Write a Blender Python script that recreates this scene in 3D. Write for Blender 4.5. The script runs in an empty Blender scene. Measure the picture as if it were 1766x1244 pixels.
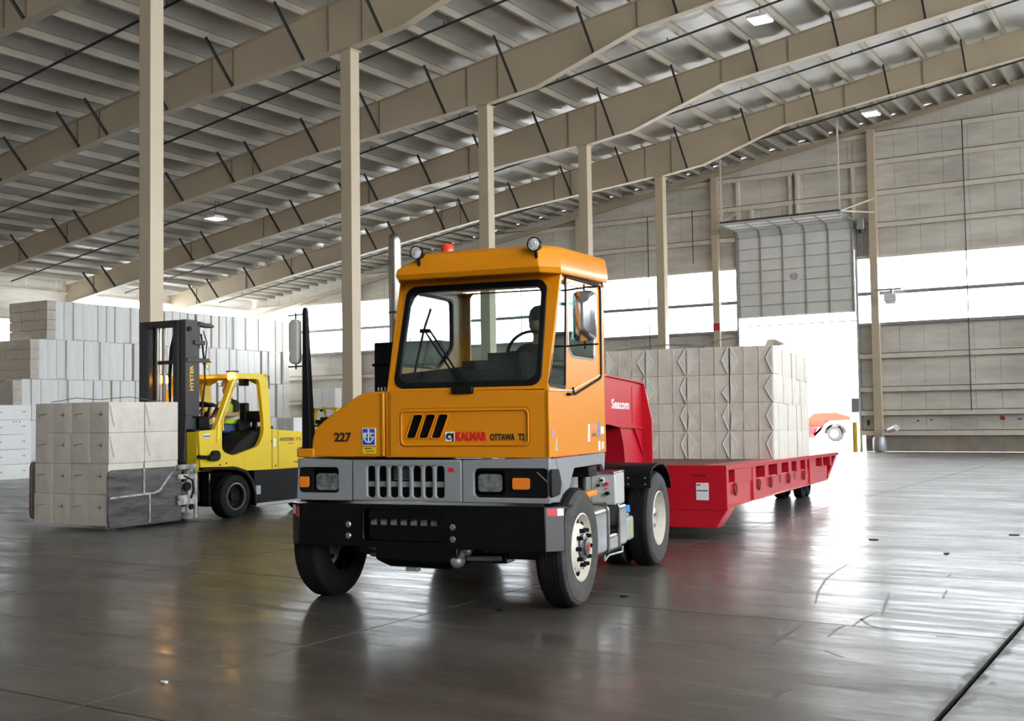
import bpy, bmesh, math, random
from mathutils import Vector, Matrix
random.seed(7)
sc = bpy.context.scene
col = sc.collection
pi = math.pi

# ------------------------------------------------------------------ camera
YAW, PITCH, ROLL, FPX, CAMZ = .5583, .0478, -.0146, 1945.08, 1.70
cy, sy = math.cos(YAW), math.sin(YAW)
fw = Vector((-sy*math.cos(PITCH), cy*math.cos(PITCH), math.sin(PITCH)))
rt = Vector((cy, sy, 0)); up = rt.cross(fw)
c_, s_ = math.cos(ROLL), math.sin(ROLL)
rt, up = c_*rt+s_*up, -s_*rt+c_*up
cam = bpy.data.cameras.new('camera'); camo = bpy.data.objects.new('camera', cam); col.objects.link(camo)
cam.sensor_fit = 'HORIZONTAL'; cam.sensor_width = 36; cam.lens = FPX*36/1766
cam.clip_start = .1; cam.clip_end = 600
camo.matrix_world = Matrix(((rt.x, up.x, -fw.x, 0), (rt.y, up.y, -fw.y, 0), (rt.z, up.z, -fw.z, CAMZ), (0, 0, 0, 1)))
sc.camera = camo

# ------------------------------------------------------------------ sky, exposure
SKY = 19.0
w = bpy.data.worlds.new('overcast_sky'); sc.world = w; w.use_nodes = True
bg = w.node_tree.nodes['Background']
bg.inputs[0].default_value = (.97, .98, 1, 1); bg.inputs[1].default_value = SKY
vs = sc.view_settings
sc.display_settings.display_device = 'sRGB'
vs.view_transform = 'Standard'; vs.look = 'None'; vs.exposure = -.37; vs.gamma = 1; vs.use_curve_mapping = False
cyc = sc.cycles
cyc.max_bounces = 10; cyc.diffuse_bounces = 6; cyc.glossy_bounces = 5; cyc.transparent_max_bounces = 12
cyc.use_denoising = True
cyc.sample_clamp_indirect = 12
cyc.caustics_reflective = False; cyc.caustics_refractive = False

def portal(loc, rot, sx, sy_):
    l = bpy.data.lights.new('window_portal', 'AREA'); l.shape = 'RECTANGLE'; l.size = sx; l.size_y = sy_
    l.cycles.is_portal = True
    o = bpy.data.objects.new('window_portal', l); col.objects.link(o); o.location = loc; o.rotation_euler = rot
XR_ = 12.0
# light comes in through the far band and door, the left band, and an unseen band and dock door added on the right
portal((-15, 46.6, 6.48), (-pi/2, 0, 0), 62, 2.7)
portal((-14.8, 46.6, 2.9), (-pi/2, 0, 0), 5, 5.6)
portal((-46.3, 38.3, 6.4), (0, -pi/2, 0), 2.6, 15.8)
portal((XR_+.3, 15, 8.6), (0, pi/2, 0), 6.9, 62.4)
portal((XR_+.3, .8, 2.6), (0, pi/2, 0), 5.2, 4.4)

# ------------------------------------------------------------------ materials
def srgb(r, g, b):
    f = lambda c: (c/255/12.92) if c/255 <= .04045 else ((c/255+.055)/1.055)**2.4
    return (f(r), f(g), f(b))
MATS = {}
def mat(name, c, rough=.5, metal=0, coat=0, var=0, scale=3, bump=0, bscale=40, spec=.5, emit=None, estr=0, alpha_mix=None, dark=None, stretch=None):
    m = bpy.data.materials.new(name); m.use_nodes = True
    nt = m.node_tree; b = nt.nodes['Principled BSDF']
    b.inputs['Base Color'].default_value = (*c, 1); b.inputs['Roughness'].default_value = rough
    b.inputs['Metallic'].default_value = metal; b.inputs['Coat Weight'].default_value = coat
    b.inputs['Coat Roughness'].default_value = .08
    b.inputs['Specular IOR Level'].default_value = spec
    if emit:
        b.inputs['Emission Color'].default_value = (*emit, 1); b.inputs['Emission Strength'].default_value = estr
    if var or bump:
        g = nt.nodes.new('ShaderNodeNewGeometry')
        vec = g.outputs['Position']
        if stretch:
            mp = nt.nodes.new('ShaderNodeMapping'); mp.inputs['Scale'].default_value = stretch
            nt.links.new(vec, mp.inputs[0]); vec = mp.outputs[0]
    if var:
        n = nt.nodes.new('ShaderNodeTexNoise'); n.inputs['Scale'].default_value = scale; n.inputs['Detail'].default_value = 6; n.inputs['Roughness'].default_value = .65
        nt.links.new(vec, n.inputs['Vector'])
        r = nt.nodes.new('ShaderNodeValToRGB')
        d = dark or tuple(x*(1-var) for x in c)
        r.color_ramp.elements[0].position = .3; r.color_ramp.elements[0].color = (*d, 1)
        r.color_ramp.elements[1].position = .62; r.color_ramp.elements[1].color = (*c, 1)
        nt.links.new(n.outputs[0], r.inputs[0]); nt.links.new(r.outputs[0], b.inputs['Base Color'])
    if bump:
        n2 = nt.nodes.new('ShaderNodeTexNoise'); n2.inputs['Scale'].default_value = bscale; n2.inputs['Detail'].default_value = 4
        nt.links.new(vec, n2.inputs['Vector'])
        bp = nt.nodes.new('ShaderNodeBump'); bp.inputs['Strength'].default_value = bump; bp.inputs['Distance'].default_value = .02
        nt.links.new(n2.outputs[0], bp.inputs['Height']); nt.links.new(bp.outputs[0], b.inputs['Normal'])
    MATS[name] = m
    return m
def glassmat(name, tint, gloss=.12, rough=.0, haze=0):
    m = bpy.data.materials.new(name); m.use_nodes = True; nt = m.node_tree; nt.nodes.clear()
    out = nt.nodes.new('ShaderNodeOutputMaterial'); t = nt.nodes.new('ShaderNodeBsdfTransparent'); t.inputs[0].default_value = (*tint, 1)
    g = nt.nodes.new('ShaderNodeBsdfGlossy'); g.inputs['Roughness'].default_value = rough
    lw = nt.nodes.new('ShaderNodeLayerWeight'); lw.inputs[0].default_value = .25
    mul = nt.nodes.new('ShaderNodeMath'); mul.operation = 'MULTIPLY_ADD'; mul.inputs[1].default_value = .8; mul.inputs[2].default_value = gloss*.3
    nt.links.new(lw.outputs['Fresnel'], mul.inputs[0])
    mx = nt.nodes.new('ShaderNodeMixShader'); nt.links.new(mul.outputs[0], mx.inputs[0]); nt.links.new(t.outputs[0], mx.inputs[1]); nt.links.new(g.outputs[0], mx.inputs[2])
    last = mx
    if haze:
        tr = nt.nodes.new('ShaderNodeBsdfTranslucent'); tr.inputs[0].default_value = (.9, .92, .92, 1)
        m2 = nt.nodes.new('ShaderNodeMixShader'); m2.inputs[0].default_value = haze
        nt.links.new(mx.outputs[0], m2.inputs[1]); nt.links.new(tr.outputs[0], m2.inputs[2]); last = m2
    nt.links.new(last.outputs[0], out.inputs[0]); MATS[name] = m
    return m

ORANGE = mat('orange_paint', (.66, .228, .003), .36, spec=.3, coat=.12)
YELLOW = mat('yellow_paint', (.78, .56, .008), .38, coat=.3, var=.12, scale=2)
RED = mat('red_paint', (.52, .007, .022), .36, coat=.3, var=.15, scale=1.5)
GREYF = mat('grey_fibreglass', (.235, .24, .25), .42, coat=.15)
BLACK = mat('black_paint', (.0015, .0015, .0017), .10, spec=.42)
BLACKP = mat('black_plastic', (.006, .006, .0065), .45, spec=.15)
RUBBER = mat('tyre_rubber', (.009, .0088, .0085), .75, spec=.2, var=.3, scale=8, bump=.2, bscale=60)
RUBBERG = mat('dusty_rubber', (.075, .072, .068), .8, spec=.3, var=.35, scale=6, bump=.2, bscale=60)
RIM = mat('cream_rim', (.66, .62, .53), .45, var=.12, scale=9)
CHROME = mat('chrome', (.78, .79, .80), .14, metal=1)
STEEL = mat('stainless_steel', (.34, .315, .28), .33, metal=1, var=.2, scale=5)
ALU = mat('aluminium_tank', (.55, .56, .58), .16, metal=1)
GALV = mat('galvanised_steel', (.42, .43, .44), .45, metal=.6, var=.2, scale=4)
DARKPIPE = mat('lip_shade', (.055, .055, .055), .5, metal=.3)
BEIGE = mat('beige_steel_paint', (.60, .50, .365), .5, var=.08, scale=.6)
BEIGED = mat('beige_purlin', (.46, .415, .345), .5, var=.1, scale=2)
WALLP = mat('wall_sheet', (.80, .755, .685), .55, var=.35, scale=.8, dark=(.50, .465, .415), stretch=(.35, .35, 1.5))
GIRT = mat('girt_paint', (.80, .74, .63), .5, var=.15, scale=2)
KERB = mat('concrete_kerb', (.34, .30, .26), .75, var=.3, scale=2, bump=.3, bscale=20)
FOIL = mat('roof_insulation', (.70, .69, .665), .38, metal=.12, var=.16, scale=1.3, bump=.55, bscale=3.2)
PAPER = mat('bale_paper', (.95, .95, .94), .6, var=.05, scale=5, bump=.35, bscale=9)
PAPER2 = mat('bale_paper_grey', (.70, .645, .565), .62, var=.14, scale=4, bump=.6, bscale=7)
FOLD = mat('bale_fold', (.72, .69, .63), .6, bump=.3, bscale=14)
WIRE = mat('bale_wire', (.19, .18, .17), .45, metal=.5)
TEAL = mat('teal_stamp', (.03, .33, .27), .6)
GAPM = mat('brown_gap_paper', (.36, .26, .17), .8)
WHITE = mat('white_label', (.78, .78, .77), .5)
REDTAPE = mat('red_reflective_tape', (.62, .02, .05), .35)
BLUE = mat('blue_label', (.015, .07, .36), .4)
TXTRED = mat('red_lettering', (.62, .012, .012), .4)
TXTBLK = mat('black_lettering', (.012, .012, .012), .45)
TXTYEL = mat('yellow_lettering', (.82, .50, .01), .45)
AMBER = mat('amber_lens', (.85, .22, .01), .2, coat=.5)
SEAM = mat('splice_seam', (.20, .155, .105), .6)
JOINT = mat('dark_joint_filler', (.020, .018, .016), .8)
AMBERDIM = mat('dim_amber_beacon', (.9, .4, .02), .3, emit=(1, .46, .03), estr=22)
AMBERLIT = mat('lit_amber_beacon', (.9, .4, .02), .3, emit=(1, .42, .02), estr=110)
BEACON = mat('red_orange_beacon', (.72, .05, .01), .25, coat=.5)
LENS = mat('lamp_lens', (.95, .96, .96), .22, metal=.4, var=.7, scale=16, bump=.5, bscale=60)
LAMPLIT = mat('lit_lamp_diffuser', (.9, .9, .9), .4, emit=(1, .97, .86), estr=7)
INTERIOR = mat('dark_cab_trim', (.020, .021, .022), .6)
SKIN = mat('skin', (.50, .25, .17), .5)
VEST = mat('lime_vest', (.42, .72, .02), .6)
SILVER = mat('silver_tape', (.72, .73, .73), .35)
SHIRT = mat('black_shirt', (.018, .017, .017), .8)
JEANS = mat('blue_jeans', (.05, .08, .20), .8)
HAT = mat('tan_hard_hat', (.46, .40, .28), .4)
DARKHAIR = mat('dark_hair', (.02, .014, .01), .7)
DARKSKIN = SKIN
WORN = mat('worn_steel', (.17, .16, .16), .36, metal=.5, var=.6, scale=3.5, dark=(.04, .036, .036), stretch=(1, .45, 3))
WORNW = mat('scuffed_paint', (.62, .60, .56), .5, var=.75, scale=6, dark=(.07, .065, .06))
CHAR = mat('charcoal_steel', (.045, .043, .045), .4, spec=.3)
DECK = mat('rusty_deck', (.20, .085, .055), .75, var=.5, scale=3)
CYAN = mat('blue_cap', (.015, .22, .62), .35)
TANKW = mat('translucent_white_tank', (.34, .35, .33), .4)
WHITEPAINT = mat('white_paint', (.78, .79, .80), .4)
YARD = mat('yard_concrete', (.72, .71, .69), .85, var=.12, scale=.4)
OUTRED = mat('outdoor_orange_red', (.42, .035, .010), .5)
GLASS = glassmat('clear_glass', (.90, .95, .94), .12)
SIDEGLASS = glassmat('tinted_glass', (.50, .76, .71), .2)
PANE = glassmat('translucent_wall_pane', (.90, .93, .95), .05, rough=.2, haze=.25)

def floor_material():
    m = bpy.data.materials.new('polished_concrete'); m.use_nodes = True; nt = m.node_tree; b = nt.nodes['Principled BSDF']
    g = nt.nodes.new('ShaderNodeNewGeometry')
    def noise(scale, detail, st=None, rough=.6):
        n = nt.nodes.new('ShaderNodeTexNoise'); n.inputs['Scale'].default_value = scale; n.inputs['Detail'].default_value = detail; n.inputs['Roughness'].default_value = rough
        if st:
            mp = nt.nodes.new('ShaderNodeMapping'); mp.inputs['Scale'].default_value = st[0]; mp.inputs['Rotation'].default_value = st[1]
            nt.links.new(g.outputs['Position'], mp.inputs[0]); nt.links.new(mp.outputs[0], n.inputs['Vector'])
        else: nt.links.new(g.outputs['Position'], n.inputs['Vector'])
        return n.outputs[0]
    def ramp(src, p0, c0, p1, c1):
        r = nt.nodes.new('ShaderNodeValToRGB'); r.color_ramp.elements[0].position = p0; r.color_ramp.elements[0].color = (*c0, 1)
        r.color_ramp.elements[1].position = p1; r.color_ramp.elements[1].color = (*c1, 1); nt.links.new(src, r.inputs[0]); return r.outputs[0]
    base = ramp(noise(.35, 8), .32, (.034, .028, .022), .68, (.088, .077, .061))
    # streaks, mostly along the driving lanes
    st = ramp(noise(1.0, 9, ((.35, 2.6, 1), (0, 0, .55)), .75), .44, (.55, .55, .55), .60, (1, 1, 1))
    mx = nt.nodes.new('ShaderNodeMix'); mx.data_type = 'RGBA'; mx.blend_type = 'MULTIPLY'; mx.inputs[0].default_value = .55
    nt.links.new(base, mx.inputs[6]); nt.links.new(st, mx.inputs[7])
    # dark tyre scuffs
    sc1 = ramp(noise(2.2, 3, ((.25, 3.4, 1), (0, 0, -.85)), .5), .66, (1, 1, 1), .72, (.45, .45, .45))
    mx2 = nt.nodes.new('ShaderNodeMix'); mx2.data_type = 'RGBA'; mx2.blend_type = 'MULTIPLY'; mx2.inputs[0].default_value = .5
    nt.links.new(mx.outputs[2], mx2.inputs[6]); nt.links.new(sc1, mx2.inputs[7])
    # grime and chipped edges along the widest joint (x = -1.36)
    sp = nt.nodes.new('ShaderNodeSeparateXYZ'); nt.links.new(g.outputs['Position'], sp.inputs[0])
    def math_(op, a, b2):
        n = nt.nodes.new('ShaderNodeMath'); n.operation = op
        for i, v in enumerate((a, b2)):
            if isinstance(v, (int, float)): n.inputs[i].default_value = v
            else: nt.links.new(v, n.inputs[i])
        return n.outputs[0]
    dist = math_('ABSOLUTE', math_('ADD', sp.outputs[0], 1.36), 0)
    near = math_('SUBTRACT', math_('MULTIPLY', noise(4.0, 8, ((2.4, .9, 1), (0, 0, .3)), .75), .62), math_('MULTIPLY', dist, 1.25))
    dm = ramp(near, .20, (1, 1, 1), .27, (.22, .20, .18))
    mx3 = nt.nodes.new('ShaderNodeMix'); mx3.data_type = 'RGBA'; mx3.blend_type = 'MULTIPLY'; mx3.inputs[0].default_value = 1
    nt.links.new(mx2.outputs[2], mx3.inputs[6]); nt.links.new(dm, mx3.inputs[7])
    nt.links.new(mx3.outputs[2], b.inputs['Base Color'])
    rr = ramp(noise(.9, 8, ((.5, 1.8, 1), (0, 0, .4)), .7), .34, (.36, .36, .36), .66, (.60, .60, .60))
    nt.links.new(rr, b.inputs['Roughness'])
    bp = nt.nodes.new('ShaderNodeBump'); bp.inputs['Strength'].default_value = .10; bp.inputs['Distance'].default_value = .02
    nt.links.new(noise(2.4, 5, ((.5, 2.4, 1), (0, 0, .56)), .65), bp.inputs['Height']); nt.links.new(bp.outputs[0], b.inputs['Normal'])
    b.inputs['Specular IOR Level'].default_value = 1.0
    cw = ramp(noise(.7, 7, ((.6, 2.4, 1), (0, 0, .5)), .7), .34, (.22, .22, .22), .62, (.62, .62, .62)); cwm = math_('MULTIPLY', cw, dm); nt.links.new(cwm, b.inputs['Coat Weight'])
    cr = ramp(noise(1.6, 6, ((.35, 3.2, 1), (0, 0, .35)), .7), .36, (.13, .13, .13), .66, (.33, .33, .33)); nt.links.new(cr, b.inputs['Coat Roughness'])
    nt.links.new(bp.outputs[0], b.inputs['Coat Normal'])
    return m
FLOOR = floor_material()

# ------------------------------------------------------------------ mesh helpers
class MB:
    def __init__(s): s.v = []; s.f = []
    def add(s, vs, fs):
        n = len(s.v); s.v += [tuple(p) for p in vs]; s.f += [tuple(i+n for i in f) for f in fs]; return s
    def box(s, x0, x1, y0, y1, z0, z1):
        return s.add([(x0,y0,z0),(x1,y0,z0),(x1,y1,z0),(x0,y1,z0),(x0,y0,z1),(x1,y0,z1),(x1,y1,z1),(x0,y1,z1)],
                     [(0,3,2,1),(4,5,6,7),(0,1,5,4),(1,2,6,5),(2,3,7,6),(3,0,4,7)])
    def prism(s, pts, ax, d0, d1):
        def P(p, d): return (d, p[0], p[1]) if ax == 'x' else ((p[0], d, p[1]) if ax == 'y' else (p[0], p[1], d))
        n = len(pts)
        return s.add([P(p, d0) for p in pts]+[P(p, d1) for p in pts],
                     [tuple(range(n))[::-1], tuple(range(n, 2*n))]+[(i, (i+1) % n, n+(i+1) % n, n+i) for i in range(n)])
    def loft(s, rings, cap=True, closed=True):
        n = len(rings[0]); fs = []
        vs = [p for r in rings for p in r]
        for k in range(len(rings)-1):
            for i in range(n if closed else n-1):
                j = (i+1) % n; fs.append((k*n+i, k*n+j, (k+1)*n+j, (k+1)*n+i))
        if cap: fs += [tuple(range(n))[::-1], tuple(range((len(rings)-1)*n, len(rings)*n))]
        return s.add(vs, fs)
    def cyl(s, p0, p1, r0, r1=None, n=16, cap=True):
        p0, p1 = Vector(p0), Vector(p1); r1 = r0 if r1 is None else r1
        d = (p1-p0).normalized(); a = d.orthogonal().normalized(); b = d.cross(a)
        R = lambda c, r: [c+a*(r*math.cos(2*pi*i/n))+b*(r*math.sin(2*pi*i/n)) for i in range(n)]
        return s.loft([R(p0, r0), R(p1, r1)], cap)
    def tube(s, pts, r, n=8, closed=False):
        pts = [Vector(p) for p in pts]; rings = []; up_ = None
        for i, p in enumerate(pts):
            if closed: d = pts[(i+1) % len(pts)]-pts[i-1]
            else: d = pts[min(i+1, len(pts)-1)]-pts[max(i-1, 0)]
            d.normalize()
            if up_ is None: up_ = d.orthogonal().normalized()
            up_ = (up_-d*up_.dot(d)).normalized(); b = d.cross(up_)
            rings.append([p+up_*(r*math.cos(2*pi*k/n))+b*(r*math.sin(2*pi*k/n)) for k in range(n)])
        if closed: rings.append(rings[0])
        return s.loft(rings, not closed)
    def lathe(s, prof, o, ax, n=32, cap=True):
        o = Vector(o); rings = []
        for r, h in prof:
            ring = []
            for i in range(n):
                t = 2*pi*i/n; a, b = r*math.cos(t), r*math.sin(t)
                ring.append(o+Vector((h, a, b) if ax == 'x' else ((a, h, b) if ax == 'y' else (a, b, h))))
            rings.append(ring)
        return s.loft(rings, cap)
    def sph(s, c, r, n=16, m=10):
        r = (r, r, r) if isinstance(r, (int, float)) else r
        c = Vector(c); rings = []
        for k in range(1, m):
            t = pi*k/m
            rings.append([c+Vector((r[0]*math.sin(t)*math.cos(2*pi*i/n), r[1]*math.sin(t)*math.sin(2*pi*i/n), -r[2]*math.cos(t))) for i in range(n)])
        return s.loft(rings)
    def plate(s, outer, holes, fn, t):
        """flat plate with holes; fn(u, v, d) -> 3D point, thickness from d=0 to d=t"""
        bm = bmesh.new(); loops = []
        for lp in [outer]+holes:
            vs = [bm.verts.new((p[0], p[1], 0)) for p in lp]; loops.append(vs)
            for i in range(len(vs)): bm.edges.new((vs[i], vs[(i+1) % len(vs)]))
        bmesh.ops.triangle_fill(bm, use_beauty=True, use_dissolve=False, edges=bm.edges[:])
        bm.verts.index_update(); vs = [v.co.copy() for v in bm.verts]; fs = [tuple(v.index for v in f.verts) for f in bm.faces]
        idx = [[v.index for v in lp] for lp in loops]
        bm.free(); n = len(vs)
        allv = [fn(p.x, p.y, 0) for p in vs]+[fn(p.x, p.y, t) for p in vs]
        af = fs+[tuple(i+n for i in f[::-1]) for f in fs]
        for lp in idx:
            for i in range(len(lp)):
                a, b = lp[i], lp[(i+1) % len(lp)]; af.append((a, b, b+n, a+n))
        return s.add(allv, af)
    def build(s, name, m, parent=None, bevel=0, smooth=35, seg=2):
        me = bpy.data.meshes.new(name); me.from_pydata([tuple(p) for p in s.v], [], s.f)
        bm = bmesh.new(); bm.from_mesh(me); bmesh.ops.recalc_face_normals(bm, faces=bm.faces[:]); bm.to_mesh(me); bm.free()
        me.materials.append(m)
        if smooth:
            me.shade_smooth(); me.set_sharp_from_angle(angle=math.radians(smooth))
        o = bpy.data.objects.new(name, me); col.objects.link(o)
        if parent: o.parent = parent
        if bevel:
            b = o.modifiers.new('bevel', 'BEVEL'); b.width = bevel; b.segments = seg; b.limit_method = 'ANGLE'; b.angle_limit = math.radians(40); b.use_clamp_overlap = True
            b.harden_normals = False
        return o
def rr(x0, x1, z0, z1, r, n=5):
    out = []
    for cx, cz, a in ((x1-r, z0+r, -pi/2), (x1-r, z1-r, 0), (x0+r, z1-r, pi/2), (x0+r, z0+r, pi)):
        for i in range(n+1):
            t = a+pi/2*i/n; out.append((cx+r*math.cos(t), cz+r*math.sin(t)))
    return out
def rpoly(pts, r, n=4):
    out = []; N = len(pts)
    for i in range(N):
        p = Vector(pts[i]); a = Vector(pts[i-1]); b = Vector(pts[(i+1) % N])
        ra = min(r, (a-p).length*.45); rb = min(r, (b-p).length*.45)
        p0 = p+(a-p).normalized()*ra; p1 = p+(b-p).normalized()*rb
        for k in range(n+1):
            t = k/n; q = p0*(1-t)**2+p*2*t*(1-t)+p1*t*t; out.append((q.x, q.y))
    return out
FX = lambda d0, sgn=1: (lambda u, v, d: (d0+sgn*d, u, v))      # plate in the y-z plane
FY = lambda d0, sgn=1: (lambda u, v, d: (u, d0+sgn*d, v))      # plate in the x-z plane
def tag(o, label=None, cat=None, group=None, kind=None):
    if label: o['label'] = label
    if cat: o['category'] = cat
    if group: o['group'] = group
    if kind: o['kind'] = kind
    return o
def empty(name, loc=(0, 0, 0), rz=0, label=None, cat=None, group=None, kind=None):
    o = bpy.data.objects.new(name, None); col.objects.link(o); o.location = loc; o.rotation_euler = (0, 0, rz)
    return tag(o, label, cat, group, kind)
def copy_tree(o, parent=None):
    c = o.copy(); col.objects.link(c)
    if parent: c.parent = parent
    for ch in list(o.children): copy_tree(ch, c)
    return c
def text(s, m, parent, o, rx, ux, width, height, name='lettering', bold=0, depth=.004, label=None):
    cu = bpy.data.curves.new('t', 'FONT'); cu.body = s; cu.offset = bold; cu.extrude = .01; cu.resolution_u = 3
    ob = bpy.data.objects.new('t', cu); col.objects.link(ob)
    dg = bpy.context.evaluated_depsgraph_get(); dg.update()
    me = bpy.data.meshes.new_from_object(ob.evaluated_get(dg))
    bpy.data.objects.remove(ob); bpy.data.curves.remove(cu)
    xs = [v.co.x for v in me.vertices]; ys = [v.co.y for v in me.vertices]
    o = Vector(o); rx = Vector(rx).normalized(); ux = Vector(ux).normalized(); n = rx.cross(ux)
    for v in me.vertices:
        x = (v.co.x-min(xs))/(max(xs)-min(xs))*width; y = (v.co.y-min(ys))/(max(ys)-min(ys))*height; z = depth if v.co.z > 0 else -.002
        v.co = o+rx*x+ux*y+n*z
    me.materials.clear(); me.materials.append(m); me.name = name
    ob = bpy.data.objects.new(name, me); col.objects.link(ob); ob.parent = parent
    if label: ob['label'] = label
    return ob
# ------------------------------------------------------------------ the building
XL, XR, YB, YF = -46.0, XR_, -26.0, 46.2
top = lambda x: 12.2+.148*(x+18.3)
BOT = [(-46.2,7.2),(-37.5,8.52),(-25.2,10.28),(-18.5,10.92),(-17.9,10.93),(-16.3,11.14),(-13.1,12.19),(-5,13.25),(XR+.2,16.4)]
def bot(x):
    for (a, za), (b, zb) in zip(BOT, BOT[1:]):
        if x <= b: return za+(zb-za)*(x-a)/(b-a)
    return BOT[-1][1]
S = lambda o: tag(o, kind='structure')

fl = S(MB().box(XL, XR, YB, YF, -.30, -.045).build('floor', JOINT, smooth=0))
JX, JY = [XL], [YB]
x = -1.36-4.47*9
while x < XR-.5: JX.append(x) if x > XL+.5 else None; x += 4.47
y = 4.42-4.59*6
while y < YF-.5: JY.append(y) if y > YB+.5 else None; y += 4.59
JX.append(XR); JY.append(YF)
meshes = {}
for xa, xb in zip(JX, JX[1:]):
    for ya, yb in zip(JY, JY[1:]):
        ga = .018 if abs(xa+1.36) < .01 else .008; gb = .018 if abs(xb+1.36) < .01 else .008
        key = (round(xb-xa, 2), round(yb-ya, 2), ga, gb)
        if key in meshes:
            o = bpy.data.objects.new('slab', meshes[key]); col.objects.link(o); o.parent = fl
        else:
            o = MB().box(ga, xb-xa-gb, .008, yb-ya-.008, -.044, 0).build('slab', FLOOR, fl, smooth=0); meshes[key] = o.data
        o.location = (xa, ya, 0)

gd = S(MB().box(-160, 160, YF+.35, 260, -.2, -.02).box(XR+.4, 160, -160, YF+.35, -.2, -.02).box(-160, XL-.4, -160, YF+.35, -.2, -.02).box(XL-.4, XR+.4, -160, YB-.35, -.2, -.02).build('ground', YARD, smooth=0))

# roof: insulation blanket sagging between purlins
PX = [-22.1+1.27*k for k in range(-18, 31) if XL < -22.1+1.27*k < XR]
m = MB(); xs = [XL-.2]
for a, b in zip([XL-.2]+PX, PX+[XR+.2]):
    for t in (.2, .5, .8, 1.0): xs.append(a+(b-a)*t)
NY = 96; vs = []
rnd = random.Random(3)
for j in range(NY+1):
    yy = YB-.2+(YF-YB+.4)*j/NY
    for i, xx in enumerate(xs):
        k = i % 4
        sag = {0: 0, 1: .035, 2: .06, 3: .035}[k]
        vs.append((xx, yy, top(xx)+.225-(sag+rnd.uniform(-.018, .018) if k else 0)))
n = len(xs)
ce = S(m.add(vs, [(j*n+i, j*n+i+1, (j+1)*n+i+1, (j+1)*n+i) for j in range(NY) for i in range(n-1)]).build('ceiling', FOIL, smooth=60))
pur = None
for xx in PX:
    if pur is None:
        pur = MB().prism([(-.07,0),(.004,0),(.004,.212),(.07,.212),(.07,.224),(-.008,.224),(-.008,.012),(-.07,.012)], 'y', YB, YF-.05).build('purlin', BEIGED, ce, smooth=0)
        o = pur
    else:
        o = pur.copy(); col.objects.link(o)
    o.location = (xx, 0, top(xx)); o.rotation_euler = (0, -math.atan(.148), 0)
hp = MB().prism([(-.06,0),(.004,0),(.004,.212),(.06,.212),(.06,.224),(-.008,.224),(-.008,.012),(-.06,.012)], 'y', 40.17, YF-.05).build('purlin', BEIGED, ce, smooth=0)
for i, (xa, xb) in enumerate(zip(PX, PX[1:])):
    o = hp if i == 0 else hp.copy()
    if i: col.objects.link(o)
    xx = (xa+xb)/2; o.location = (xx, 0, top(xx)-.02); o.rotation_euler = (0, -math.atan(.148), 0)
RZ = lambda x: min(14.9+.1636*x, top(x)-.03)
rk = MB().prism([(XL, RZ(XL)+.17), (XL, RZ(XL)-.05), (-3, RZ(-3)-.05), (XR, RZ(XR)-.05), (XR, RZ(XR)+.17), (-3, RZ(-3)+.17)], 'y', YF-.16, YF-.08)
rk.prism([(XL, 14.9+.1636*XL-.07), (XL, 14.9+.1636*XL-.05), (-4, 14.9+.1636*-4-.05), (-4, 14.9+.1636*-4-.07)], 'y', YF-.30, YF-.16)
rk.build('rake_beam', BEIGE, ce, smooth=0)

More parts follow.
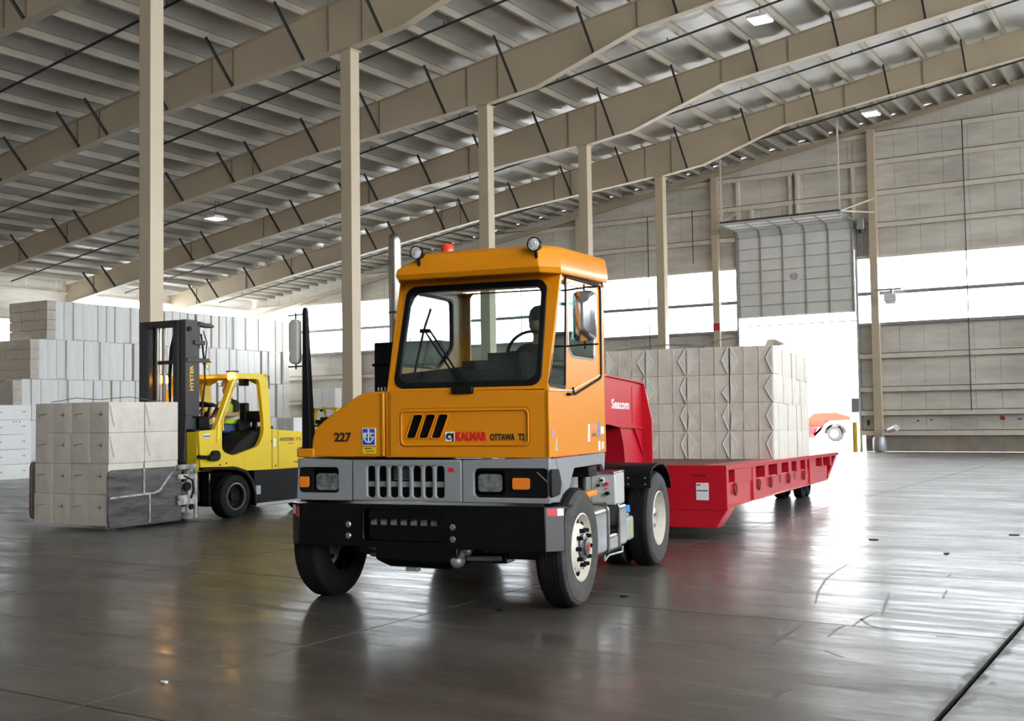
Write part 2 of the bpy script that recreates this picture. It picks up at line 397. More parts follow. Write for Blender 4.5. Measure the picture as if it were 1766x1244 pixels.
# frames
BAY, Y0 = 6.226, 15.257
BRX = [PX[min(range(len(PX)), key=lambda i: abs(PX[i]-b))] for b in (-44.3,-41.8,-39.3,-36.8,-35.6,-32.2,-31,-28.5,-27.1,-24.7,-22.1,-19.4,-16.8,-14.2,-11.7,-9.1,-6.5,-4,0)]
STX = [-44,-40.5,-37.5,-33.2,-28.6,-27.6,-22.9,-22.1,-18.75,-17.65,-13.1,-10.9,-8.2,-3]
proto = None
for k in range(-1, 5):
    Y = Y0+k*BAY
    if proto is None:
        NX = [b[0] for b in BOT]
        m = MB().prism([(x_, bot(x_)) for x_ in NX]+[(x_, top(x_)) for x_ in NX[::-1]], 'y', -.008, .008)
        b = S(m.build('roof_beam', BEIGE, smooth=0)); proto = b
        m = MB()
        for (xa, za), (xb, zb) in zip(BOT, BOT[1:]):
            m.prism([(xa, za-.02), (xb, zb-.02), (xb, zb), (xa, za)], 'y', -.13, .13)
        m.build('bottom_flange', BEIGE, b, smooth=0)
        MB().prism([(-46.2, top(-46.2)-.02), (XR+.2, top(XR+.2)-.02), (XR+.2, top(XR+.2)), (-46.2, top(-46.2))], 'y', -.13, .13).build('top_flange', BEIGE, b, smooth=0)
        for x_ in STX: MB().box(x_-.007, x_+.007, -.045, .045, bot(x_), top(x_)-.02).build('stiffener', SEAM, b, smooth=0)
        for x_ in BRX:
            h = top(x_)-bot(x_)
            m = MB(); p0, p1 = Vector((x_+.05, -.1, bot(x_)+.02)), Vector((x_+.05, -.15-.85*h, top(x_)+.03)); d = p1-p0
            m.add([p0, p0+Vector((.05, 0, 0)), p1+Vector((.05, 0, 0)), p1, p0+Vector((0, 0, .006)), p0+Vector((.05, 0, .006)), p1+Vector((.05, 0, .006)), p1+Vector((0, 0, .006))], [(0,1,2,3),(4,5,6,7),(0,1,5,4),(1,2,6,5),(2,3,7,6),(3,0,4,7)])
            m.add([p0, p0+Vector((0, -.045, -.045)), p1+Vector((0, -.045, -.045)), p1, p0+Vector((.006, 0, 0)), p0+Vector((.006, -.045, -.045)), p1+Vector((.006, -.045, -.045)), p1+Vector((.006, 0, 0))], [(0,1,2,3),(4,5,6,7),(0,1,5,4),(1,2,6,5),(2,3,7,6),(3,0,4,7)])
            m.build('brace', DARKPIPE, b, smooth=0)
        b.location = (0, Y, 0)
    else:
        b = copy_tree(proto); b.location = (0, Y, 0)
    # columns: interior, and at the eave
    def column(xc, yc, h, w_=.34, wide=.34):
        o = S(MB().box(-wide/2, wide/2, -w_/2, w_/2, 0, h).build('column', BEIGE, bevel=.012))
        o.location = (xc, yc, 0)
        MB().box(-wide/2-.08, wide/2+.08, -w_/2-.08, w_/2+.08, 0, .03).build('base_plate', BEIGE, o, bevel=.004)
        MB().box(-wide/2-.03, wide/2+.03, -w_/2-.03, w_/2+.03, h-.03, h).build('cap_plate', BEIGE, o)
        return o
    column(-18.05-.17, Y+.17, 10.91)
    column(XL+.22, Y, 7.15)
    column(XR-.4, Y, bot(XR-.4)-.02)
    # sprinkler main, one to a bay
    if k >= 0 or k == -1:
        ym = Y+BAY/2+.03
        p = S(MB().tube([(XL+.3, ym, top(XL)-.10), (XR-.5, ym, top(XR)-.10)], .035, 8).build('trim_pipe', DARKPIPE))
        for q in range(0, 12):
            xq = -44+q*3.8
            MB().box(xq-.012, xq+.012, ym-.012, ym+.012, top(xq)-.08, top(xq)+.04).build('pipe_hanger', DARKPIPE, p, smooth=0)

# far wall
wf = S(MB().box(XL, -17.5, YF+.05, YF+.3, 0, .76).box(-12.1, XR, YF+.05, YF+.3, 0, .76).build('wall_back', KERB, bevel=.01))
DL, DR = -17.26, -12.31
def sheet(xa, xb, z0, z1a, z1b, parent, y=YF):
    p = [(xa+.006, z0), (xb-.006, z0), (xb-.006, z1b), (xa+.006, z1a)]
    m = MB().prism(p, 'y', y+.07, y+.10)
    m.prism([(xa, z0), (xb, z0), (xb, z1b), (xa, z1a)], 'y', y+.11, y+.13)
    m.build('wall_panel', WALLP, parent, smooth=0)
xx = XL
while xx < XR-.01:
    xb = min(xx+.93, XR)
    cuts = [c for c in (DL, DR) if xx+.02 < c < xb-.02]
    for a, b in zip([xx]+cuts, cuts+[xb]):
        if not (a >= DL-.01 and b <= DR+.01):
            sheet(a, b, .76, 5.10, 5.10, wf)
            sheet(a, b, 7.82, top(a)+.2, top(b)+.2, wf)
        else:
            sheet(a, b, 9.1, top(a)+.2, top(b)+.2, wf)
    xx = xb
def girt(z, xa, xb, h=.19):
    o = MB().prism([(-.19, 0), (-.19, .06), (-.182, .06), (-.182, .008), (0, .008), (0, -h*.0+0)], 'x', xa, xb)
    o.prism([(-.19, -.13), (-.19, .0), (-.18, .0), (-.18, -.13)], 'x', xa, xb)
    ob = o.build('girt', GIRT, wf, smooth=0); ob.location = (0, YF+.06, z)
    MB().box(xa, xb, YF-.135, YF-.10, z+.06, z+.085).build('lip_shade_strip', DARKPIPE, wf, smooth=0)  # dark strip painting in the shade line along the girt lip
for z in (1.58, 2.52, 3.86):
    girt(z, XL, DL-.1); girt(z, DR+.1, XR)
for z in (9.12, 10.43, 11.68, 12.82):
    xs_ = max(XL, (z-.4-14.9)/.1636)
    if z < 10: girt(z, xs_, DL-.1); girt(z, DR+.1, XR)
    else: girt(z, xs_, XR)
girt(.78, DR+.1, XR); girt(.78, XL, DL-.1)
for xa, xb in ((XL, DL-.06), (DR+.06, XR)):
    MB().box(xa, xb, YF-.12, YF+.06, 5.05, 5.17).build('sill', GALV, wf, bevel=.005)
    MB().box(xa, xb, YF-.12, YF+.06, 7.78, 7.90).build('window_head', GIRT, wf, bevel=.005)
WC = [-45.6, -38.32, -31.62, -24.92, -18.22, -11.5, -4.8, 1.9, XR-.2]
for xc in WC:
    o = S(MB().box(-.15, .15, -.14, .14, 0, 14.9+.1636*xc-.05).build('column', BEIGE, bevel=.01)); o.location = (xc, YF-.19, 0)
    if abs(xc+18.22) < .01:
        MB().box(-.153, .153, -.143, .143, 5.2, 5.5).build('red_band', REDTAPE, o)
    if abs(xc+11.5) < .01:
        MB().lathe([(.26, .02), (.27, .05), (.27, .50), (.24, .56), (.24, .60)], (0, 0, 0), 'z', 24).build('column_guard', GALV, o)
n = 0
edges = sorted(WC+[DL-.05, DR+.05])
for xa, xb in zip(edges, edges[1:]):
    if xa > DL-.1 and xb < DR+.1: continue
    n += 1
    wi = S(empty('window_%d' % n, ((xa+xb)/2, YF, 0)))
    h = (xb-xa)/2
    MB().box(-h, h, -.05, .03, 6.29, 6.43).box(-h, h, -.055, -.05, 6.35, 6.37).build('mullion', GALV, wi, smooth=0)
    MB().box(-h, h, .075, .085, 5.17, 6.30).build('pane', PANE, wi, smooth=0)
    MB().box(-h, h, .075, .085, 6.42, 7.78).build('pane', PANE, wi, smooth=0)
# sag rods and drops on the far wall
for xr, za, zb in ((-8.02, 1.6, 12.9), (-21.47, 4.4, 10.5), (-19.31, 8.2, 10.6), (-14.74, 9.5, 11.65), (-28.2, 1.6, 9.4), (-34.9, 1.6, 8.4), (-1.4, 1.6, 13.4)):
    MB().tube([(xr, YF-.135, za), (xr, YF-.135, zb)], .022, 6).build('sag_rod', DARKPIPE, wf)
for xp, za, zb in ((-17.22, 9.3, 11.6), (-16.62, 9.3, 10.43), (-14.9, 9.3, 11.6), (-14.6, 9.3, 11.6), (-12.28, 8.2, 11.6)):
    MB().box(xp-.07, xp+.07, YF-.12, YF+.05, za, zb).build('girt_post', GIRT, wf, smooth=0)
MB().box(DL-.1, DR+.1, YF-.1, YF+.05, 9.02, 9.2).build('door_header', GIRT, wf, smooth=0)
for xd in (DL-.06, DR+.06):
    MB().box(xd-.05, xd+.05, YF-.12, YF+.12, 0, 9.1).build('jamb', GALV, wf, bevel=.005)
# scars on the low panel: rubbed paint, punctures
for (xp, zp, wx, wz, mm) in ((-11.98, 1.18, .14, .32, DARKPIPE), (-10.05, 1.22, .10, .08, DARKPIPE), (-9.55, 1.25, .14, .06, DARKPIPE), (-6.95, 1.28, .26, .18, OUTRED), (-6.35, 1.25, .22, .06, BLUE), (-6.15, 1.08, .12, .18, REDTAPE), (-5.65, 1.2, .16, .35, DARKPIPE)):
    r = random.Random(xp); pts = [(xp+wx/2*math.cos(t*pi/5)*r.uniform(.6, 1.1), zp+wz/2*math.sin(t*pi/5)*r.uniform(.6, 1.1)) for t in range(10)]
    MB().prism(pts, 'y', YF+.047, YF+.056).build('scuff', mm, wf, smooth=0)

# sectional overhead door, two thirds raised
dr = S(empty('door_1', ((DL+DR)/2, YF, 0)))
HW = (DR-DL)/2
def door_section(flat, h):
    """one section, built upright from z=0 to h, inner face towards -y"""
    p = MB().box(-HW, HW, -.05, .0, .004, h-.004).box(-HW, HW, .0, .012, -.03, h+.03).build('door_section', DOORM, dr, bevel=.006)
    for q in range(6):
        xq = -HW+.06+(2*HW-.12)*q/5
        MB().box(xq-.03, xq+.03, -.085, -.05, .0, h).build('stile', GALV, p, bevel=.004)
    MB().box(-HW, HW, -.068, -.05, h-.02, h-.004).build('section_rail', GALV, p, smooth=0)
    return p
DOORM = mat('door_section_paint', (.82, .81, .78), .45, var=.12, scale=1.2)
z = 5.68; hh = .487
for k in range(7):
    p = door_section(False, hh); p.location = (0, -.12, z+k*hh)
yy, zz, ang = -.12, z+7*hh, 0
a = .75; p = door_section(True, .42); p.location = (0, yy, zz); p.rotation_euler = (a, 0, 0)
yy -= .42*math.sin(a); zz += .42*math.cos(a)
for k in range(3):
    p = door_section(True, .53); p.location = (0, yy, zz); p.rotation_euler = (pi/2-.06, 0, 0); yy -= .53; zz += .03
for sx in (-HW-.05, HW+.05):
    MB().tube([(sx, -.10, .05), (sx, -.10, 8.95), (sx, -.18, 9.18), (sx, -.40, 9.36), (sx, -2.15, 9.5)], .035, 8).build('door_track', GALV, dr)
    MB().tube([(sx, -2.1, 9.5), (sx+(.1 if sx < 0 else .9), -.2, 10.2)], .03, 6).tube([(sx, -2.1, 9.5), (sx+(.1 if sx < 0 else .9), -.2, 9.6)], .03, 6).build('track_brace', GIRT, dr)
for sx, zt in ((-HW+.02, top(DL)+.1), (HW-.02, top(DR)+.1)): MB().box(sx-.03, sx+.03, -2.03, -1.97, 9.45, zt).build('track_hanger', GIRT, dr, smooth=0)
MB().box(-HW, HW, -2.12, -2.04, 9.50, 9.56).build('end_bar', DARKPIPE, dr, smooth=0)
MB().box(-HW, HW, .35, .40, 5.31, 5.36).build('outer_bar', GALV, dr, smooth=0)
sg = MB().box(-.27, .23, -.192, -.172, 7.10, 7.46).build('door_sign', WHITE, dr)
m = MB()
for k, (wd, x0) in enumerate(((.24, -.14), (.38, -.21), (.30, -.19), (.34, -.17), (.22, -.13))):
    if k == 0: MB().box(x0, x0+wd, -.197, -.19, 7.385, 7.415).build('sign_heading', TXTRED, sg, smooth=0)
    else: m.box(x0, x0+wd*.42, -.197, -.19, 7.375-k*.055, 7.40-k*.055).box(x0+wd*.5, x0+wd, -.197, -.19, 7.375-k*.055, 7.40-k*.055)
m.build('sign_lines', TXTBLK, sg, smooth=0)
MB().box(HW+.22, HW+.50, -.45, -.15, 8.95, 9.4).build('door_motor', GALV, dr, bevel=.02)
MB().cyl((HW+.36, -.3, 8.95), (HW+.36, -.3, 8.8), .10, n=14).tube([(HW+.30, -.3, 8.8), (HW+.29, -.3, 7.9)], .015, 6).tube([(HW+.42, -.3, 8.8), (HW+.43, -.3, 7.9)], .015, 6).build('motor_gearbox', DARKPIPE, dr)

# left wall with its own band of panes
wl = S(MB().box(XL-.3, XL-.06, YB, YF, 0, .76).build('wall_left', KERB))
yy = Y0-7*BAY+BAY/4*3
while yy < YF-.1:
    yb = min(yy+BAY/4, YF)
    MB().box(XL-.1, XL-.06, yy+.006, yb-.006, .76, 5.17).build('wall_panel', WALLP, wl, smooth=0)
    if yb < 30.3 or yy < 30.3: yb = min(yb, 30.3) if yb > 30.3 else yb; MB().box(XL-.1, XL-.06, yy+.006, yb-.006, 5.16, 7.73).build('wall_panel', WALLP, wl, smooth=0)
    MB().box(XL-.1, XL-.06, yy+.006, yb-.006, 7.72, 8.6).build('wall_panel', WALLP, wl, smooth=0)
    yy = yb
for z in (2.5, 4.0, 5.15, 7.72): MB().box(XL-.06, XL+.1, YB, YF, z-.05, z+.03).build('girt', GIRT, wl, smooth=0)
ye = [30.35]+[Y0+k*BAY for k in range(3, 5)]+[YF]
MB().box(XL-.08, XL+.08, 30.15, 30.4, 5.17, 7.72).build('window_post', DARKPIPE, wl, smooth=0)
for a, b in zip(ye, ye[1:]):
    n += 1; wi = S(empty('window_%d' % n, (XL, (a+b)/2, 0))); h = (b-a)/2
    MB().box(-.07, .0, -h, h, 6.33, 6.42).build('mullion', GALV, wi, smooth=0)
    MB().box(-.09, -.08, -h, h, 5.17, 6.35).build('pane', PANE, wi, smooth=0)
    if a < 31: MB().box(-.10, -.06, -h, h, 6.42, 7.72).build('wall_panel', WALLP, wi, smooth=0)
    else: MB().box(-.09, -.08, -h, h, 6.40, 7.70).build('pane', PANE, wi, smooth=0)
# unseen right wall, tall pane band and dock door added for their light; plain rear wall
wr = S(MB().box(XR, XR+.25, YB, YF, 12.0, 18).box(XR, XR+.25, YB, -1.4, 0, 5.17).box(XR, XR+.25, 3.0, YF, 0, 5.17).box(XR, XR+.25, YB, -16, 5.17, 12.0).build('wall_right', WALLP, smooth=0))
wb_ = S(MB().box(XL, XR, YB-.25, YB, 0, 18).build('wall_front', WALLP, smooth=0))

for k in range(9):
    n += 1; wi = S(empty('window_%d' % n, (XR, -16+(k+.5)*6.91, 0))); MB().box(.10, .11, -3.455, 3.455, 5.17, 12.0).build('pane', PANE, wi, smooth=0); MB().box(0, .12, -3.455, 3.455, 6.33, 6.42).build('mullion', GALV, wi, smooth=0)  # added unseen pane band, panes and mullions
# high-bay lamps
for (lx, ly, lz, lab) in ((-10.7, 30.8, 12.88, 'white square high-bay lamp lit below the roof, nearest the top edge'),
                          (-10.75, 43.2, 12.9, 'lit high-bay lamp hanging close to the far end wall above the big door'),
                          (-32.7, 30.8, 9.45, 'lit flat lamp hanging low over the stacked white bales, beside the left column')):
    la = empty('high_bay_lamp', (lx, ly, lz), 0, lab, 'lamp', 'high-bay lamps under the roof')
    MB().box(-.30, .30, -.34, .34, .0, .07).box(-.22, .22, -.25, .25, .07, .13).build('housing', WHITEPAINT, la, bevel=.015)
    MB().box(-.27, .27, -.31, .31, -.02, .001).build('diffuser', LAMPLIT, la)
    MB().tube([(0, 0, .13), (0, 0, top(lx)-lz+.1)], .012, 6).build('hanger', DARKPIPE, la)
# ------------------------------------------------------------------ the orange terminal tractor
# local axes: x to the picture's right across the truck, y backwards, z up; origin under the near front wheel
TX, TY, TA = -4.814, 8.84, .19
tk = empty('terminal_tractor', (TX, TY, 0), TA, 'orange yard tractor with grey nose and black bumper, coupled to the red trailer', 'truck')
HUBM = mat('dark_hub_steel', (.16, .155, .15), .35, metal=.7)
def wheel(parent, x, y, sgn, R=.525, wd=.28, steer=True, rubber=RUBBERG, name='wheel'):
    """sgn=+1: outer face looks to +x. x is the outer sidewall plane"""
    X = lambda r, h: (r, h*sgn)
    prof = [(.285, -wd+.02), (.33, -wd-.005), (.40, -wd-.012), (.465, -wd+.005), (.505, -wd+.03), (R, -wd+.055)]
    g = (wd-.11)/5
    for k in range(5):
        h0 = -wd+.055+g*k
        prof += [(R, h0+g*.40), (R-.014, h0+g*.42), (R-.014, h0+g*.58), (R, h0+g*.60)]
    prof += [(R, -.055), (.508, -.028), (.490, -.012), (.478, -.010), (.470, .0), (.40, .010), (.345, .004), (.322, -.006), (.30, -.010), (.285, -.02)]
    t = MB().lathe([X(r*R/.525, h) for r, h in prof], (x, y, R-.008), 'x', 56, cap=False).build(name, RUBBER, parent, smooth=40)
    m = MB().lathe([X(r*R/.525, h) for r, h in [(.507, -.0285), (.492, -.0105), (.48, -.0085), (.472, .0015), (.40, .0115), (.345, .0055), (.322, -.0045), (.301, -.0085)]], (x, y, R-.008), 'x', 56, cap=False)
    m.build('sidewall', rubber, t, smooth=40)
    cz = R-.008
    if steer:
        m = MB().lathe([X(*q) for q in [(.302, -.012), (.302, -.004), (.29, .0), (.283, -.02), (.272, -.075), (.25, -.085), (.235, -.07), (.20, -.018), (.185, -.008), (.15, -.004), (.12, -.004)]], (x, y, cz), 'x', 48, cap=False)
        m.build('rim', RIM, t, smooth=40)
        for k in range(10):
            a = 2*pi*(k+.5)/10; c = Vector((x+sgn*-.050, y+.226*math.cos(a), cz+.226*math.sin(a)))
            MB().sph(c, (.020, .034, .034), 10, 6).build('hand_hole', BLACKP, t)
        MB().lathe([X(*q) for q in [(.12, -.01), (.12, .015), (.105, .025), (.075, .028), (.07, .05), (.05, .058), (.001, .06)]], (x, y, cz), 'x', 28, cap=False).build('hub', HUBM, t)
        MB().cyl((x+sgn*.058, y, cz), (x+sgn*.063, y, cz), .030, n=16).build('hub_emblem', TXTRED, t)
        for k in range(10):
            a = 2*pi*k/10; c = Vector((x, y+.155*math.cos(a), cz+.155*math.sin(a)))
            MB().cyl(c+Vector((-.008*sgn, 0, 0)), c+Vector((.045*sgn, 0, 0)), .021, .017, 10).build('lug_nut', BLACKP, t, smooth=30)
    else:
        m = MB().lathe([X(*q) for q in [(.302, -.012), (.302, -.004), (.29, .0), (.282, -.02), (.272, -.09), (.262, -.15), (.24, -.165), (.21, -.15), (.16, -.15), (.12, -.15)]], (x, y, cz), 'x', 48, cap=False)
        m.build('rim', RIM, t, smooth=40)
        MB().lathe([X(*q) for q in [(.12, -.16), (.115, -.06), (.09, -.045), (.001, -.04)]], (x, y, cz), 'x', 24, cap=False).build('hub', CHROME, t)
        for k in range(10):
            a = 2*pi*k/10; c = Vector((x, y+.15*math.cos(a), cz+.15*math.sin(a)))
            MB().cyl(c+Vector((-.155*sgn, 0, 0)), c+Vector((-.115*sgn, 0, 0)), .018, .016, 8).build('lug_nut', GALV, t, smooth=30)
    return t
WB = 2.86
wheel(tk, 0, 0, 1); wheel(tk, -2.66, 0, -1)
for (x0, s) in ((0, 1), (-.33, 1), (-2.66, -1), (-2.33, -1)):
    wheel(tk, x0, WB, s, steer=False)
# chassis
m = MB()
for xf in (-1.78, -.90): m.box(xf-.04, xf+.04, -.5, 4.0, .56, .86)
m.box(-1.8, -.9, 3.9, 4.0, .55, .9).box(-1.8, -.9, .9, 1.0, .56, .84)
m.build('chassis_rail', BLACK, tk, bevel=.008)
MB().box(-2.3, -.36, -.09, .09, .40, .52).box(-2.0, -1.85, -.11, .11, .36, .56).box(-.83, -.68, -.11, .11, .36, .56).cyl((-2.4, 0, .5), (-.25, 0, .5), .085, n=16).build('front_axle', BLACK, tk, bevel=.01)
MB().cyl((-2.4, WB, .5), (-.25, WB, .5), .13, n=18).sph((-1.33, WB, .5), .24).build('rear_axle', BLACK, tk)
MB().loft([[(-1.84, -.42, .58), (-1.02, -.42, .58), (-1.02, .35, .58), (-1.84, .35, .58)], [(-1.84, -.42, .40), (-1.02, -.42, .38), (-1.02, .35, .38), (-1.84, .35, .40)], [(-1.72, -.36, .335), (-1.14, -.36, .325), (-1.14, .3, .325), (-1.72, .3, .335)]]).build('skid_pan', BLACK, tk, bevel=.02)
MB().box(-1.56, -1.44, -.37, -.30, .30, .335).build('drain_plug', GALV, tk, bevel=.005)
MB().sph((-1.06, -.35, .41), (.075, .08, .07)).cyl((-1.06, -.35, .41), (-.98, -.33, .52), .04, n=12).sph((-.97, -.33, .50), .05).cyl((-1.25, -.36, .39), (-1.05, -.35, .39), .02).build('steering_gear', GALV, tk)
MB().tube([(-2.0, -.2, .42), (-1.4, -.22, .40), (-.7, -.2, .42)], .022, 8).tube([(-2.15, -.1, .62), (-2.1, -.15, .5), (-1.9, -.2, .46)], .018).build('tie_rod', GALV, tk)
MB().box(-2.05, -1.95, -.2, -.05, .50, .56).build('bump_stop', GALV, tk, bevel=.01)

# bumper
bz0, bz1 = .545, .922
path = [(-2.615, -.53), (-2.615, -.565), (-2.49, -.655), (-.115, -.655), (.022, -.555), (.022, -.535)]
outer = path; inner = [(-2.59, -.53), (-2.59, -.555), (-2.48, -.63), (-.125, -.63), (-.004, -.545), (-.004, -.535)]
bp = MB().prism(outer[:3]+inner[:3][::-1], 'z', bz0, bz1).prism([outer[3], outer[4], outer[5], inner[5], inner[4], inner[3]], 'z', bz0, bz1)
bp.plate([(-2.49, bz0), (-.115, bz0), (-.115, bz1), (-2.49, bz1)], [rr(-1.83, -1.06, .60, .875, .04)], FY(-.655), .025)
bumper = bp.build('bumper', BLACK, tk, bevel=.006)
MB().prism([(-2.60, -.25), (-2.60, -.56), (-2.487, -.645), (-.12, -.645), (.005, -.55), (.005, -.25)], 'z', bz1-.03, bz1-.008).build('bumper_top', BLACKP, bumper)
holes = [[(-1.79+.0985*k, .735), (-1.79+.0985*k+.066, .735), (-1.79+.0985*k+.066, .79), (-1.79+.0985*k, .79)] for k in range(7)]
MB().plate([(-1.86, .58), (-1.04, .58), (-1.04, .89), (-1.86, .89)], holes, FY(-.60), .012).build('tow_panel', BLACK, bumper)
MB().box(-1.84, -1.05, -.53, -.50, .70, .82).build('radiator_guard', mat('light_grey_plastic', (.42, .42, .40), .5), bumper)
for xb, zb in ((-1.98, .74), (-1.98, .64), (-.96, .735), (-.96, .632)):
    MB().cyl((xb, -.655, zb), (xb, -.668, zb), .022, n=6).cyl((xb, -.657, zb), (xb, -.66, zb), .028, n=14).build('bolt', CHROME, bumper)
def onch(a, b, t0, t1, z0, z1, m, nm, off=.003):
    a, b = Vector((*a, 0)), Vector((*b, 0)); d = b-a; nrm = Vector((d.y, -d.x, 0)).normalized()
    p, q = a+d*t0+nrm*off, a+d*t1+nrm*off
    if nm == 'side_plate': pass
    MB().add([(p.x, p.y, z0), (q.x, q.y, z0), (q.x, q.y, z1), (p.x, p.y, z1), (p.x-nrm.x*.004, p.y-nrm.y*.004, z0), (q.x-nrm.x*.004, q.y-nrm.y*.004, z0), (q.x-nrm.x*.004, q.y-nrm.y*.004, z1), (p.x-nrm.x*.004, p.y-nrm.y*.004, z1)], [(0,1,2,3),(7,6,5,4),(0,4,5,1),(1,5,6,2),(2,6,7,3),(3,7,4,0)]).build(nm, m, bumper, smooth=0)
onch((-.115, -.655), (.022, -.555), .10, .62, .845, .905, REDTAPE, 'reflective_tape')
onch((-.115, -.655), (.022, -.555), .63, .96, .845, .905, WHITE, 'reflective_tape')
onch((-2.615, -.565), (-2.49, -.655), .50, .96, .80, .89, REDTAPE, 'reflective_tape')
onch((-2.615, -.565), (-2.49, -.655), .05, .48, .82, .90, WHITE, 'reflective_tape')

# grey fibreglass nose: three front panels with lamp pockets and the grille
FB = -.555
def fascia(outer, holes, name='fascia_panel'):
    return MB().plate(outer, holes, FY(FB), .035).build(name, GREYF, tk, bevel=.012)
fl_ = fascia([(-2.575, .945), (-2.004, .945), (-2.004, 1.31), (-2.55, 1.325)], [rr(-2.562, -2.135, 1.01, 1.245, .035)])
gh = []
for k in range(7):
    xg = -1.842+.1135*k; gh.append(rr(xg, xg+.074, .975, 1.255, .03, 4))
fm = fascia([(-1.996, .94), (-.915, .94), (-.915, 1.31), (-1.996, 1.31)], gh)
fr_ = fascia([(-.908, .94), (-.105, .94), (-.105, 1.325), (-.908, 1.31)], [rr(-.80, -.112, .985, 1.237, .05)])
MB().box(-1.9, -1.03, -.47, -.46, .96, 1.27).build('grille_mesh', BLACKP, fm)
MB().box(-1.87, -1.03, -.50, -.48, 1.065, 1.115).build('grille_bar', mat('light_grey_bar', (.38, .38, .375), .5), fm, bevel=.004)
m = MB()
for q in range(9): m.box(-1.61, -1.46, -.485, -.478, 1.13+q*.014, 1.136+q*.014)
m.build('radiator_fins', GALV, fm, smooth=0)
MB().box(-1.045, -.985, FB-.004, FB, 1.206, 1.243).build('red_reflector', REDTAPE, fm, bevel=.002)
LGLASS = glassmat('lamp_cover_glass', (.92, .94, .94), .3)
# lamp pockets
for (xa, xb, za, zb, lx0, lx1, ax0, ax1, par) in ((-.80, -.075, .985, 1.237, -.769, -.551, -.445, -.29, fr_), (-2.57, -2.135, 1.01, 1.245, -2.384, -2.158, -2.552, -2.455, fl_)):
    hs = MB().plate(rr(xa+.004, xb if par is fl_ else -.116, za+.004, zb-.004, .045), [rr(lx0-.03, lx1+.03, za+.02, zb-.02, .03)], FY(FB+.028 if par is fr_ else FB+.02), .02).build('lamp_bezel', BLACKP, par, bevel=.006)
    MB().box(lx0-.04, lx1+.04, FB+.12, FB+.13, za, zb).build('lamp_bucket', BLACKP, par)
    zc_ = 1.11; xc_ = (lx0+lx1)/2
    q_ = lambda k, y_: [(xc_+(a-xc_)*k, y_, zc_+(b-zc_)*k) for a, b in rr(lx0, lx1, 1.035, 1.185, .03)]
    hl = MB().loft([q_(1.0, FB+.035), q_(.97, FB+.05), q_(.85, FB+.085), q_(.6, FB+.115), q_(.25, FB+.13)]).build('headlamp', LENS, par, smooth=60)
    MB().sph((xc_, FB+.085, zc_), (.022, .03, .022), 12, 8).build('bulb', LENS, hl)
    MB().plate(rr(lx0-.004, lx1+.004, 1.031, 1.189, .032), [], FY(FB+.026), .006).build('headlamp_glass', LGLASS, par)
    MB().plate(rr(ax0-.012, ax1+.012, 1.047, 1.168, .02), [], FY(FB+.022), .03).build('indicator_seat', BLACKP, par, bevel=.004)
    MB().plate(rr(ax0, ax1, 1.058, 1.156, .018), [], FY(FB+.006), .03).build('indicator', AMBER, par, bevel=.008)
# black wrap of the right lamp pocket round the corner, with its light scratch
MB().prism(rpoly([(FB+.0, .99), (FB+.22, 1.0), (FB+.26, 1.10), (FB+.20, 1.225), (FB, 1.232)], .03), 'x', -.115, -.083).build('lamp_wrap', BLACKP, fr_, bevel=.006)
MB().tube([(-.225, FB+.024, 1.205), (-.125, FB+.024, 1.115)], .004, 6).build('trim_line', GALV, fr_)
# grey side skirt in two pieces
SX = -.1
MB().prism([(FB+.02, .945), (-.225, .93), (-.232, 1.08), (-.405, 1.318), (FB+.02, 1.322)], 'x', SX-.035, SX).build('side_skirt', GREYF, tk, bevel=.01)
MB().prism(rpoly([(-.217, .93), (-.132, .944), (.112, 1.209), (.97, 1.208), (1.055, 1.136), (1.10, 1.30), (1.09, 1.312), (-.397, 1.316), (-.224, 1.082)], .012, 2), 'x', SX-.035, SX).build('side_skirt', GREYF, tk, bevel=.01)
MB().prism([(FB+.02, .945), (-.225, .93), (.112, 1.209), (.97, 1.208), (.97, 1.31), (FB+.02, 1.322)], 'x', -2.58, -2.545).build('side_skirt', GREYF, tk, bevel=.01)
MB().box(-2.54, -.14, FB+.03, -.3, 1.285, 1.31).box(-2.54, -.14, -.3, -.28, .95, 1.3).build('inner_bulkhead', BLACKP, tk)

# orange hood front with pressed panel and three slanted slots
slots = []
for k in range(3):
    xs0 = -1.452+.1225*k
    slots.append(rpoly([(xs0, 1.503), (xs0+.085, 1.503), (xs0+.165, 1.62+.078), (xs0+.155, 1.707), (xs0+.075, 1.707)], .02))
pan = rr(-1.516, -.280, 1.420, 1.762, .05)
hf = MB().plate([(-1.652, 1.332), (-.102, 1.326), (-.102, 1.905), (-1.652, 1.925)], [pan], FY(FB), .03).build('hood_front', ORANGE, tk, bevel=.008, seg=3)
pi_ = rr(-1.505, -.281, 1.431, 1.751, .045)
MB().plate(pi_, [rr(-1.488, -.298, 1.448, 1.734, .04)], FY(FB-.010), .03).build('pressed_rim', ORANGE, hf, bevel=.008, seg=3)
pp = MB().plate(rr(-1.53, -.27, 1.41, 1.77, .05), slots, FY(FB+.008), .012).build('pressed_panel', ORANGE, hf, bevel=.004)
MB().box(-1.50, -1.0, FB+.05, FB+.06, 1.46, 1.75).build('slot_mesh', BLACKP, hf)
for k in range(3):
    xs0 = -1.452+.1225*k
    q = rpoly([(xs0-.012, 1.492), (xs0+.092, 1.492), (xs0+.178, 1.70), (xs0+.162, 1.718), (xs0+.068, 1.718)], .02)
    MB().plate(q, [slots[k]], FY(FB-.002), .012).build('slot_lip', ORANGE, hf, bevel=.003)
for xb, zb in ((-1.58, 1.87), (-1.56, 1.36), (-.80, 1.365), (-.2, 1.365), (-.17, 1.85), (-.74, 1.84), (-1.25, 1.84), (-.66, 1.39), (-1.15, 1.36)):
    MB().cyl((xb, FB, zb), (xb, FB-.005, zb), .008, n=8).build('screw', GALV, hf)
